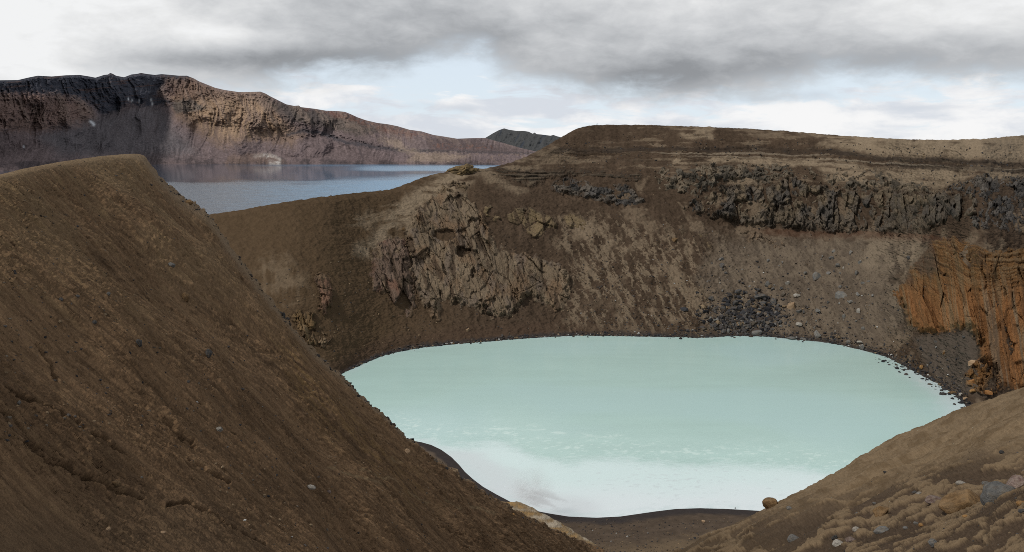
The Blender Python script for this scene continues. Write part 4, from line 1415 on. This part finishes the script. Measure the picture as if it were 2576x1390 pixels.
cm = cm * (1 + (0.12 + 0.30 * sst(-0.2, 0.4, mw)) * mstk + 0.22 * big_w + 0.25 * fbm(mu / 4, mv / 3, 4, 3, 0.65))[..., None]
cg_ = cm.mean(-1, keepdims=True)
cm = np.clip(cg_ + (cm - cg_) * np.array((1.12, 1.12, 1.12)), 0.010, 0.7)
mdir = np.stack([Pm[0, :, 0], Pm[0, :, 1]], -1)
mdir /= np.linalg.norm(mdir, axis=1, keepdims=True)
mb = []
for d_, dz in ((60, 6), (400, 90), (1200, 420)):
    b = Pm[0].copy()
    b[:, :2] += mdir * d_
    b[:, 2] = np.maximum(b[:, 2] - dz, -10)
    mb.append(b)
mf = Pm[-1].copy()
mf[:, :2] -= mdir * 30
mf[:, 2] = -6
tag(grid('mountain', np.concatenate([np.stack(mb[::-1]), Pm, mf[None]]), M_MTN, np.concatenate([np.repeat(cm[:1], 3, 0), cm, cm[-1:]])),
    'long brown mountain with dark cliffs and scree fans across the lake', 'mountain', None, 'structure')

# distant peak
K = curve([(1100, 400), (1180, 372), (1215, 351), (1240, 336), (1255, 328), (1268, 323.5), (1280, 327), (1300, 330), (1318, 330), (1330, 332), (1340, 337), (1345, 334), (1350, 338), (1362, 339), (1385, 342), (1392, 340), (1400, 343), (1450, 356), (1520, 374), (1600, 396)])
ku, kt = np.meshgrid(np.arange(1110, 1600, 1.4), np.linspace(0, 1, 90))
kv = K(ku) + kt * np.maximum(404 - K(ku), 1)
kr = 7600 + (404 - kv) * 22
kc = fbm(ku / 14, kv / 14, 0, 5, 0.6)
kg = ridged((ku + 0.5 * (kv - 330)) / 22, kv / 70, 3, 4)
Pk = at_rho(ku, kv, kr - (60 * kc + 50 * kg) * sst(0, .12, kt))
ck = base_col((0.040, 0.047, 0.060), ku) * (1 + 0.3 * kc)[..., None]
ck = mixn(ck, (0.060, 0.062, 0.064), sst(0.0, 0.5, kg))
kb = Pk[0].copy()
kb[:, 1] += 900
kb[:, 2] = -10
tag(grid('mountain', np.concatenate([kb[None], Pk]), M_MTN, np.concatenate([ck[:1], ck])), 'small dark blue peak far behind the gap by the flat rim', 'mountain', None, 'structure')


# ------------------------------------------------------------------ boulders
def angular_mesh(name, seed, n=15, squash=(1, 1, 1)):
    r = random.Random(seed)
    bm = bmesh.new()
    for _ in range(n):
        d = Vector((r.gauss(0, 1), r.gauss(0, 1), r.gauss(0, 1))).normalized() * r.uniform(0.82, 1.08)
        bm.verts.new((d.x * squash[0], d.y * squash[1], d.z * squash[2]))
    res = bmesh.ops.convex_hull(bm, input=bm.verts[:])
    bmesh.ops.delete(bm, geom=[g for g in res['geom_interior'] if isinstance(g, bmesh.types.BMVert)], context='VERTS')
    bmesh.ops.bevel(bm, geom=bm.edges[:], offset=0.05, segments=1, affect='EDGES', profile=0.6)
    bmesh.ops.triangulate(bm, faces=bm.faces[:])
    bmesh.ops.subdivide_edges(bm, edges=bm.edges[:], cuts=2, use_grid_fill=True)
    V = np.array([v.co[:] for v in bm.verts], np.float32)
    d = 0.05 * fbm(V[:, 0] * 3 + seed, V[:, 1] * 3, V[:, 2] * 3, 3)
    for v, k in zip(bm.verts, d):
        v.co *= 1 + float(k)
    me = bpy.data.meshes.new(name)
    bm.to_mesh(me)
    bm.free()
    return me


def round_mesh(name, seed, rough=0.16, cut=0.0, sub=4):
    bm = bmesh.new()
    bmesh.ops.create_icosphere(bm, subdivisions=sub, radius=1)
    V = np.array([v.co[:] for v in bm.verts], np.float32)
    k = rough * fbm(V[:, 0] * 1.1 + seed * 7, V[:, 1] * 1.1, V[:, 2] * 1.1, 2) + 0.035 * fbm(V[:, 0] * 5, V[:, 1] * 5 + seed, V[:, 2] * 5, 3)
    Q = V * (1 + k)[:, None]
    r = random.Random(seed)
    if cut:
        for _ in range(9):
            nrm = np.array([r.gauss(0, 1), r.gauss(0, 1), r.gauss(0, 1)])
            nrm /= np.linalg.norm(nrm)
            d = Q @ nrm - (1 - cut * r.uniform(0.5, 1.1))
            Q = Q - np.outer(np.maximum(d, 0) * 0.93, nrm)
        Q = Q * (1 + 0.025 * fbm(V[:, 0] * 6, V[:, 1] * 6, V[:, 2] * 6 + seed, 3))[:, None]
    for v, q in zip(bm.verts, Q):
        v.co = q
    me = bpy.data.meshes.new(name)
    bm.to_mesh(me)
    bm.free()
    me.polygons.foreach_set('use_smooth', np.ones(len(me.polygons), bool))
    return me


_cache = {}


def rock_mesh(shape, k, matname):
    key = (shape, k, matname)
    if key not in _cache:
        base = (shape, k)
        if base not in _cache:
            if shape == 'ang':
                _cache[base] = angular_mesh('boulder', 100 + k, 13 + k % 4)
            elif shape == 'blocky':
                _cache[base] = round_mesh('boulder', 50 + k, 0.12, 0.33)
            else:
                _cache[base] = round_mesh('boulder', 20 + k, 0.16)
        me = _cache[base].copy()
        me.materials.clear()
        me.materials.append(RM[matname])
        _cache[key] = me
    return _cache[key]


CAMV = np.array((0, 0, CAM_H))


def boulder(surf, u, v, wpx, hpx, mat, label, shape='ang', k=0, rot=None, sinkf=0.25, group=None, name='boulder', cat='boulder', depthf=0.8, tilt=0.0):
    p, n = surf(u, v)
    p = np.array(p, float)
    dist = p[1] * CP - (p[2] - CAM_H) * SP
    m = dist / F
    sx_, sz_ = wpx * m / 2, hpx * m / 2
    o = bpy.data.objects.new(name, rock_mesh(shape, k, mat))
    COL.objects.link(o)
    # rest on the slope along its normal; shift until the stone's centre is where it is seen
    rn = (sx_ + sz_) / 2
    uu_, vv_ = u, v
    for _ in range(4):
        c = p + np.array(n) * rn * (0.75 - 1.2 * sinkf)
        e = c - CAMV
        dep = e[1] * CP - e[2] * SP
        uu_ += (u - (CX + F * e[0] / dep)) * 0.9
        vv_ += (v - (CY - F * (e[1] * SP + e[2] * CP) / dep)) * 0.9
        p, n = surf(uu_, vv_)
        p = np.array(p, float)
    c = p + np.array(n) * rn * (0.75 - 1.2 * sinkf)
    o.location = c
    az = math.atan2(p[0], p[1])
    o.rotation_euler = (Euler((0, tilt, -az)).to_matrix()).to_euler()
    o.scale = (sx_ * 1.12, (sx_ + sz_) / 2 * depthf, sz_ * 1.2)
    if rot is not None:
        o.rotation_euler = (o.rotation_euler[0], o.rotation_euler[1], o.rotation_euler[2] + rot)
    tag(o, label, cat, group)
    return o


# --- rock fall under the lava cliff
def Z6(x, y):
    return 1735.8 + .19 * x, 628.9 + .19 * y


FALL = [
    (1670, 350, 115, 140, 'grey', 'largest fallen block with tan lit face high on the rock fall', 1),
    (1340, 738, 115, 130, 'tan', 'pinkish tan angular block in the middle of the rock fall', 2),
    (940, 620, 200, 85, 'dark', 'long dark slab lying at left centre of the rock fall', 3),
    (1100, 692, 105, 115, 'dark', 'pointed dark block between the long slab and the tan block', 4),
    (975, 715, 95, 75, 'dark', 'square dark grey block under the long dark slab', 5),
    (1030, 465, 85, 85, 'grey', 'grey block with a pale face above the long dark slab', 6),
    (905, 530, 110, 45, 'dark', 'thin wedge of dark rock just above the long slab', 7),
    (2005, 605, 160, 135, 'grey', 'clump of jointed grey rock right of the rock fall', 8),
    (1690, 1120, 112, 100, 'grey', 'rounded grey block at the waterside right of the rock fall', 9),
    (1442, 990, 100, 62, 'light', 'flat pale block low on the rock fall', 10),
    (2238, 822, 62, 72, 'light', 'pale upright block near the orange cliff side of the scree', 11),
    (1295, 440, 72, 60, 'light', 'pale triangular block above the tan block', 0),
    (1400, 608, 95, 58, 'light', 'tan grey flat block right above the tan block', 1),
    (890, 1100, 150, 85, 'grey', 'grey ribbed block half in the water at the rock fall', 2),
    (2245, 1222, 95, 45, 'light', 'flat pale slab by the water beyond the rock fall', 3),
    (2268, 1295, 72, 90, 'grey', 'grey spike of rock standing in the lake edge', 4),
    (430, 215, 80, 80, 'dark', 'dark block at upper left of the rock fall', 5),
    (410, 120, 90, 48, 'grey', 'grey flat block at the top left corner of the rock fall', 6),
    (640, 1000, 75, 55, 'tan', 'small tan block among dark rubble by the water', 7),
    (970, 915, 62, 42, 'brown', 'rusty brown block in the dark rubble', 8),
]
for x, y, ww, hh, mt_, lb, k in FALL:
    u, v = Z6(x, y)
    boulder(wall_at, u, v, ww * .19, hh * .19, mt_, lb, 'ang', k, rot=random.uniform(-.6, .6))
SOME = [(1090, 520, 70, 55), (1210, 515, 65, 45), (640, 560, 110, 62), (470, 310, 55, 42), (440, 790, 100, 70), (600, 705, 95, 75), (280, 640, 110, 60), (790, 690, 85, 60), (280, 1000, 75, 52),
        (350, 1040, 82, 52), (440, 1090, 65, 62), (740, 570, 60, 40), (1440, 810, 82, 52), (1700, 820, 92, 62), (1635, 1020, 44, 46), (1960, 210, 75, 62), (1870, 110, 75, 55), (2130, 40, 50, 60), (1900, 20, 70, 50),
        (1850, 310, 95, 42), (2290, 440, 62, 42), (2230, 600, 62, 52), (2420, 610, 44, 42), (2120, 690, 66, 42), (2240, 150, 52, 52), (2215, 320, 50, 70), (2360, 420, 45, 35), (1520, 320, 60, 50), (1240, 660, 50, 45),
        (1170, 740, 60, 60), (800, 760, 60, 40), (740, 1122, 70, 40), (1500, 1200, 90, 40), (1350, 1165, 140, 40), (980, 1145, 90, 30), (2100, 1220, 60, 50), (2030, 880, 50, 70), (1990, 490, 60, 40)]
for q, (x, y, ww, hh) in enumerate(SOME):
    u, v = Z6(x, y)
    boulder(wall_at, u, v, ww * .19, hh * .19, 'dark' if x < 1300 else 'grey', 'angular basalt block of the rock fall under the lava cliff', 'ang', q % 12, rot=random.uniform(-1, 1), group='blocks of the rock fall')
r_ = random.Random(11)
cnt = 0
while cnt < 235:
    if cnt < 165:
        x, y = r_.gauss(720, 240), r_.gauss(960, 95)
        if y > 1125 or y < 560 or x < 230:
            continue
        s_ = r_.uniform(28, 72)
        mt_ = r_.choice(['dark', 'dark', 'dark', 'grey'])
    else:
        x, y = r_.uniform(180, 2420), r_.uniform(60, 1180)
        if x < 1000 and y < 350 and r_.random() < .6:
            continue
        s_ = r_.uniform(20, 52)
        mt_ = r_.choice(['grey', 'dark', 'grey', 'light'])
    u, v = Z6(x, y)
    boulder(wall_at, u, min(v, float(SHORE(np.array(u))) - 3), s_ * .19, s_ * .19 * r_.uniform(.55, .95), mt_, 'angular basalt block of the rock fall under the lava cliff', 'ang', cnt % 12,
            rot=r_.uniform(-2, 2), group='blocks of the rock fall', sinkf=0.35)
    cnt += 1

# --- stones of the orange rubble by the right shore
for x, y, ww, hh, mt_, lb in [(765, 1268, 68, 22, 'brown', 'long brown stone lying in the water at right shore'), (825, 1258, 42, 28, 'light', 'pale stone beside the long brown one at right shore'),
                              (860, 1290, 40, 26, 'tan', 'tan stone nearest the ash mound at right shore'), (905, 1165, 60, 50, 'orange', 'orange block at the foot of the rubble heap'),
                              (1025, 1245, 75, 40, 'orange', 'broad orange block in front of the rubble heap'), (905, 1228, 55, 36, 'ochre', 'ochre stone between the orange blocks'),
                              (935, 1035, 90, 60, 'tan', 'large pale yellow block fallen from the orange cliff'), (1025, 1015, 48, 45, 'tan', 'small pale yellow block beside the large one'),
                              (522, 1045, 42, 30, 'ochre', 'ochre stone on the grey scree by the shore'), (690, 950, 32, 22, 'ochre', 'small ochre stone up on the grey scree'), (640, 868, 26, 24, 'dark', 'dark stone below the orange cliff corner'),
                              (525, 910, 24, 22, 'dark', 'dark stone left of the ochre one on the scree'), (845, 830, 30, 18, 'dark', 'dark stone at top of the grey scree'), (435, 240, 36, 30, 'dark', 'lone dark block on tan slope above the orange cliff'),
                              (745, 165, 20, 18, 'grey', 'grey stone perched on top of the orange cliff')]:
    u, v = Z7((x, y))[0]
    boulder(wall_at, u, v, ww * .3393, hh * .3393, mt_, lb, 'ang', (x * 7 + y) % 12, rot=random.uniform(-1, 1))

# --- left slope of the wall, knob side
for u, v, ww, hh, mt_, lb in [(1310, 858, 12, 8, 'dark', 'dark stone standing in the water at the far shore'), (1191, 868, 8, 5, 'brown', 'brown stone at the water edge of the far shore'),
                              (1140, 871, 9, 6, 'brown', 'small brown stone farther left at the far shore'), (1014, 578, 12, 9, 'brown', 'lone stone on the tan ridge above the pale outcrop'),
                              (1176, 832, 10, 11, 'tan', 'rounded tan stone above the shore under the pale outcrop'), (1180, 683, 14, 20, 'tan', 'rounded tan block beside the dark hollow of the pale outcrop'),
                              (1697, 605, 16, 12, 'brown', 'brown block on the slope below the left end of lava cliff'), (2026, 478, 10, 8, 'dark', 'dark block in clinker above the middle of the cliff')]:
    boulder(wall_at, u, v, ww, hh, mt_, lb, 'ang', int(u) % 12)


# --- foreground mound
def Z9(x, y):
    return 2075.4 + .2082 * x, 1100.6 + .2082 * y


FG = [
    (1670, 825, 500, 300, 'brown', 'big brown angular boulder on the ash mound', 'blocky', 0, -0.42),
    (2140, 755, 350, 285, 'grey', 'smooth rounded grey boulder beside the big brown one', 'round', 1, -0.25),
    (2325, 575, 250, 200, 'pink', 'pinkish boulder with white streak at right edge', 'blocky', 2, -0.3),
    (2345, 768, 95, 70, 'ochre', 'small ochre stone under the rounded grey boulder', 'blocky', 3, 0),
    (1320, 762, 180, 105, 'pink', 'purplish brown boulder left of the big brown one', 'blocky', 4, -0.2),
    (690, 915, 190, 150, 'brown', 'brown grey wedge shaped stone half sunk in ash crust', 'ang', 5, -0.2),
    (1905, 500, 95, 55, 'grey', 'slate grey stone above the big brown boulder', 'blocky', 6, -0.2),
    (1668, 575, 110, 52, 'light', 'flat pale stone sunk in the ash above the brown boulder', 'blocky', 7, -0.2),
    (1132, 683, 70, 52, 'light', 'small pale greenish stone on the smooth ash', 'blocky', 8, -0.3),
    (2140, 187, 62, 52, 'dark', 'black stone high on the ash mound', 'blocky', 9, 0),
    (755, 460, 42, 28, 'dark', 'small dark stone alone on the middle of the ash mound', 'blocky', 10, 0),
    (1138, 755, 62, 36, 'dark', 'dark grey stone left of the purplish boulder', 'blocky', 1, 0),
    (700, 1138, 195, 85, 'grey', 'long flat grey slab in the eroded crust', 'blocky', 2, -0.35),
    (410, 1175, 72, 60, 'light', 'small pale rounded stone left of the flat grey slab', 'round', 3, 0),
    (165, 1290, 130, 95, 'light', 'light grey angular stone near the lower edge', 'blocky', 4, 0),
    (305, 1248, 125, 75, 'pink', 'purplish grey stone right of the light grey one', 'blocky', 5, -0.2),
    (55, 1112, 78, 70, 'dark', 'dark jagged stone on the lower ash crust', 'ang', 6, 0),
    (1140, 1025, 62, 50, 'ochre', 'yellow ochre pebble below the big brown boulder', 'blocky', 7, 0),
    (1728, 1012, 62, 32, 'ochre', 'orange pebble at the foot of the big brown boulder', 'blocky', 8, 0),
    (1350, 1345, 105, 85, 'grey', 'grey stone at the bottom edge of the mound', 'blocky', 9, 0),
    (1110, 1062, 60, 40, 'grey', 'grey pebble touching the yellow ochre one', 'blocky', 10, 0),
    (975, 1098, 65, 38, 'grey', 'grey pebble between slab and ochre pebble', 'blocky', 0, 0),
    (590, 800, 42, 30, 'grey', 'small grey stone above the wedge shaped stone', 'blocky', 3, 0),
    (2370, 880, 70, 60, 'dark', 'dark stone at right edge below the grey boulder', 'ang', 2, 0),
    (395, 935, 40, 28, 'grey', 'tiny grey stone on smooth ash left of the wedge', 'blocky', 1, 0),
]
for x, y, ww, hh, mt_, lb, sh, k, tl in FG:
    u, v = Z9(x, y)
    boulder(mound_at, u, v, ww * .2082, hh * .2082, mt_, lb, sh, k, tilt=tl, sinkf=0.45 if ww > 100 else 0.3)
for u, v, ww, hh, mt_, lb, sh, k in [(1939, 1262, 36, 31, 'brown', 'brown boulder jutting over the lake from the mound edge', 'blocky', 3),
                                     (1996, 1357, 31, 25, 'grey', 'dark grey tilted stone near the bottom of the mound', 'blocky', 4),
                                     (1984, 1277, 12, 9, 'grey', 'small grey stone just right of the jutting boulder', 'blocky', 5)]:
    boulder(mound_at, u, v + (8 if ww == 36 else 0), ww, hh, mt_, lb, sh, k, sinkf=0.3)


# --- stones on the brown ridge
def Z8(x, y):
    return .502 * x, 691.8 + .502 * y


for x, y, ww, hh, mt_, lb in [(940, 103, 38, 48, 'brown', 'brown clod standing out on upper middle of the brown ridge'), (692, 346, 28, 36, 'dark', 'dark stone in the middle of the brown ridge'),
                              (310, 119, 28, 20, 'dark', 'bluish dark stone at upper left of the brown ridge'), (390, 109, 20, 14, 'dark', 'dark pebble right of the bluish stone'),
                              (530, 106, 20, 16, 'grey', 'grey pebble farther right of the bluish stone'), (1421, 205, 24, 28, 'dark', 'dark stone on the skyline edge of the brown ridge'),
                              (1040, 397, 34, 46, 'dark', 'weathered dark stone right of the middle dark stone'), (1100, 776, 34, 22, 'light', 'pale flat stone low on the brown ridge'),
                              (1560, 1066, 46, 22, 'light', 'pale grey sliver near the bottom of the brown ridge'), (1654, 915, 18, 18, 'tan', 'tan pebble beside pale streaks on the ridge'),
                              (470, 241, 22, 18, 'dark', 'dark pebble below the bluish stone'), (100, 636, 20, 20, 'grey', 'grey stone at left edge above the cracks'), (582, 1047, 48, 30, 'brown', 'brown clod at the lower crack'),
                              (1650, 1088, 22, 16, 'pink', 'pinkish pebble just right of the pale sliver'), (540, 1275, 26, 20, 'tan', 'tan clod near the bottom left'), (818, 1292, 26, 16, 'tan', 'tan clod at the bottom edge of the ridge'),
                              (710, 1015, 14, 14, 'grey', 'grey pebble above the lower crack'), (1815, 655, 16, 14, 'brown', 'brown pebble near the ridge edge above the lake')]:
    u, v = Z8(x, y)
    boulder(spur_at, u, v, ww * .502, hh * .502, mt_, lb, 'blocky', int(x) % 11)
for u, v, ww, hh, mt_, lb in [(425, 668, 24, 14, 'grey', 'grey stone on upper face of the brown ridge'), (478, 506, 17, 12, 'brown', 'brown stone poking out of the ridge skyline over the blue lake'),
                              (1025, 1132, 18, 14, 'tan', 'tan stone lying near the ridge edge above the beach'), (384, 458, 7, 6, 'dark', 'small dark stone on ridge edge below the crest'),
                              (1292, 1290, 7, 6, 'ochre', 'ochre stone on the ridge edge beside the pale rock')]:
    boulder(spur_at, u, v + 4, ww, hh, mt_, lb, 'blocky', int(u) % 11)
for u, v, ww, hh, mt_, lb in [(1770, 1312, 9, 7, 'tan', 'tan stone on the dark beach'), (1630, 1342, 5, 4, 'grey', 'small stone on the beach left of the tan one'), (1850, 1279, 4, 3, 'dark', 'dark stone at the water edge of the beach'), (1606, 1263, 4, 3, 'dark', 'dark stone poking from white water')]:
    boulder(beach_at, u, v, ww, hh, mt_, lb, 'blocky', int(u) % 11, sinkf=0.2)


# ------------------------------------------------------------------ loose gravel (uncountable)
def gravel(name, pts, sizes, cols, label, flat=0.7):
    bm = bmesh.new()
    bmesh.ops.create_icosphere(bm, subdivisions=1, radius=1)
    V0 = np.array([v.co[:] for v in bm.verts], np.float32)
    F0 = np.array([[v.index for v in f.verts] for f in bm.faces], np.int32)
    bm.free()
    n, kv_ = len(pts), len(V0)
    g = np.random.default_rng(5)
    VV = V0[None] * (1 + 0.35 * g.normal(size=(n, kv_, 1)).clip(-1, 1) * 0.8)
    a = g.uniform(0, 6.28, n)
    ca, sa = np.cos(a)[:, None], np.sin(a)[:, None]
    st_ = g.uniform(0.6, 1.3, (n, 1, 3)) * np.array((1, 1, flat))
    VV = VV * st_
    VV = np.stack([VV[..., 0] * ca - VV[..., 1] * sa, VV[..., 0] * sa + VV[..., 1] * ca, VV[..., 2]], -1)
    VV = VV * sizes[:, None, None] + pts[:, None, :]
    FF = (F0[None] + (np.arange(n) * kv_)[:, None, None]).reshape(-1, 3)
    CCc = np.repeat(cols[:, None, :], kv_, 1)
    o = raw_mesh(name, VV.reshape(-1, 3), FF, M_GRAVEL, CCc.reshape(-1, 3), smooth=False)
    tag(o, label, 'gravel', None, 'stuff')


g = np.random.default_rng(21)
PAL = np.array([(0.03, 0.03, 0.033), (0.055, 0.05, 0.048), (0.09, 0.075, 0.06), (0.15, 0.11, 0.07), (0.045, 0.036, 0.03), (0.30, 0.30, 0.29)])


def scatter(surf, n, fu, fv, smin, smax, probs, power=2.2):
    pts, sz, cl = [], [], []
    while len(pts) < n:
        u = fu()
        v = fv(u)
        if v is None:
            continue
        p, nn_ = surf(u, v)
        s = smin + (smax - smin) * g.random() ** power
        pts.append(np.array(p) + np.array((0, 0, s * 0.15)))
        sz.append(s)
        cl.append(PAL[g.choice(len(PAL), p=probs)] * g.uniform(0.7, 1.3))
    return np.array(pts), np.array(sz), np.array(cl)


shf = lambda u: float(SHORE(np.array(u)))
rmf = lambda u: float(RIM(np.array(u)))
a1 = scatter(wall_at, 2600, lambda: g.uniform(880, 2440), lambda u: shf(u) - abs(g.normal(0, 4 + 12 * (u > 1700))) + 1.0, 0.10, 0.55, (.42, .26, .12, .06, .11, .03))
a5 = scatter(lambda u, v: (at_rho(np.array(u), np.array(v), on_z(np.array(u), np.array(v))), None), 170, lambda: g.uniform(2200, 2436) if g.random() < .7 else g.uniform(900, 2200),
             lambda u: shf(u) + abs(g.normal(0, 3 + 7 * (u > 2200))), 0.08, 0.75, (.5, .3, .1, 0, .1, 0), 3.0)
def fan_u():
    return Z6(g.normal(740, 270), 0)[0]


def fan_v(u):
    v = Z6(0, 1030 - abs(g.normal(0, 190)) + 50 * g.normal())[1]
    return v if v < shf(u) - 2 else None


a6 = scatter(wall_at, 1500, fan_u, fan_v, 0.16, 1.15, (.42, .34, .1, .05, .09, 0), 3.4)
a2 = scatter(wall_at, 2600, lambda: g.uniform(1450, 2420), lambda u: shf(u) - 8 - abs(g.normal(0, 120)) if g.random() < .8 else None, 0.08, 0.42, (.2, .22, .22, .22, .1, .04))
a3 = scatter(wall_at, 1500, lambda: g.uniform(620, 1700), lambda u: shf(u) - g.uniform(10, 300), 0.07, 0.36, (.08, .12, .25, .35, .2, 0))
a4 = scatter(wall_at, 1300, lambda: g.uniform(1400, 2560), lambda u: rmf(u) + g.uniform(20, 130), 0.08, 0.45, (.25, .25, .2, .15, .15, 0))
pp = [np.concatenate(q) for q in zip(a1, a2, a3, a4, a5, a6)]
keepm = ~((pp[0][:, 2] < -0.1))
gravel('gravel', pp[0][keepm], pp[1][keepm], pp[2][keepm], 'loose dark stones over the crater wall and along its shore')
b1 = scatter(mound_at, 900, lambda: g.uniform(1720, 2600), lambda u: float(SIL2(np.array(u))) + 4 + g.random() ** .55 * 400, 0.004, 0.028, (.2, .25, .25, .2, .08, .02), 3.0)
gravel('gravel', *b1, 'small pebbles on the pale ash mound')
b2 = scatter(spur_at, 3000, lambda: g.uniform(0, 1500), lambda u: float(SIL1(np.array(u))) + 4 + g.random() * 700, 0.010, 0.075, (.14, .2, .25, .26, .14, .01), 3.0)
gravel('gravel', *b2, 'small stones and clods on the brown ridge')
b4 = scatter(spur_at, 700, lambda: g.uniform(400, 1500), lambda u: float(SIL1(np.array(u))) + 1 + abs(g.normal(0, 7)), 0.02, 0.20, (.1, .2, .25, .3, .15, 0), 2.8)
gravel('gravel', *b4, 'stones along the edge of the brown ridge')
b3 = scatter(beach_at, 1400, lambda: g.uniform(1400, 1900), lambda u: 1390 - 85 * g.random() ** 1.6, 0.03, 0.16, (.2, .22, .2, .28, .08, .02), 2.6)
gravel('gravel', *b3, 'gravel on the dark beach')


# ------------------------------------------------------------------ marker posts on the rim
def post(u, hgt, wid, label):
    v = float(RIM(np.array(u)))
    p = at_rho(np.array(u), np.array(v), wall_rho(np.array(u), np.array(v)) + 0.8)
    bm = bmesh.new()
    bmesh.ops.create_cone(bm, cap_ends=True, segments=10, radius1=wid * .5, radius2=wid * .42, depth=hgt)
    bmesh.ops.translate(bm, verts=bm.verts[:], vec=(0, 0, hgt / 2))
    r = bmesh.ops.create_uvsphere(bm, u_segments=10, v_segments=6, radius=wid * .62)
    bmesh.ops.translate(bm, verts=r['verts'], vec=(0, 0, hgt))
    me = bpy.data.meshes.new('marker_post')
    bm.to_mesh(me)
    bm.free()
    m = rock_mat('weathered_blue_paint', (0.10, 0.17, 0.24), (0.16, 0.24, 0.32), 6.0)
    me.materials.append(m)
    o = bpy.data.objects.new('marker_post', me)
    COL.objects.link(o)
    o.location = p - np.array((0, 0, 0.3))
    tag(o, label, 'post', 'posts on the rim')


post(1504.0, 1.15, 0.22, 'taller bluish post on the flat rim skyline')
post(1500.0, 0.85, 0.14, 'shorter bluish post on the flat rim skyline')


# ------------------------------------------------------------------ steam from the vent
def steam():
    m = bpy.data.materials.new('steam')
    m.use_nodes = True
    t = NT(m.node_tree)
    t.n.clear()
    tcn = t.new('ShaderNodeTexCoord')
    n = t.noise(tcn.outputs['Object'], 1.6, 4.0, 0.6, 0.5)
    ln = t.new('ShaderNodeVectorMath', operation='LENGTH')
    t.l.new(tcn.outputs['Object'], ln.inputs[0])
    fall = t.ss(ln.outputs['Value'], 0.25, 0.98, 1.0, 0.0)
    d = t.m('MULTIPLY', t.m('MULTIPLY', fall, t.ss(n, 0.36, 0.66)), 0.22)
    pv = t.new('ShaderNodeVolumePrincipled')
    pv.inputs['Color'].default_value = (0.9, 0.9, 0.92, 1)
    t.put(pv.inputs['Density'], d)
    o = t.new('ShaderNodeOutputMaterial')
    t.l.new(pv.outputs[0], o.inputs['Volume'])
    bm = bmesh.new()
    bmesh.ops.create_icosphere(bm, subdivisions=3, radius=1)
    me = bpy.data.meshes.new('steam')
    bm.to_mesh(me)
    bm.free()
    me.materials.append(m)
    ob = bpy.data.objects.new('steam', me)
    COL.objects.link(ob)
    p = at_rho(np.array(1338.0), np.array(1228.0), np.array(140.0))
    ob.location = p
    ob.scale = (4.6, 3.4, 4.8)
    ob.rotation_euler = (0, R(10), 0)
    tag(ob, 'thin white steam rising from vent beside pale rock', 'steam', None, 'stuff')


steam()
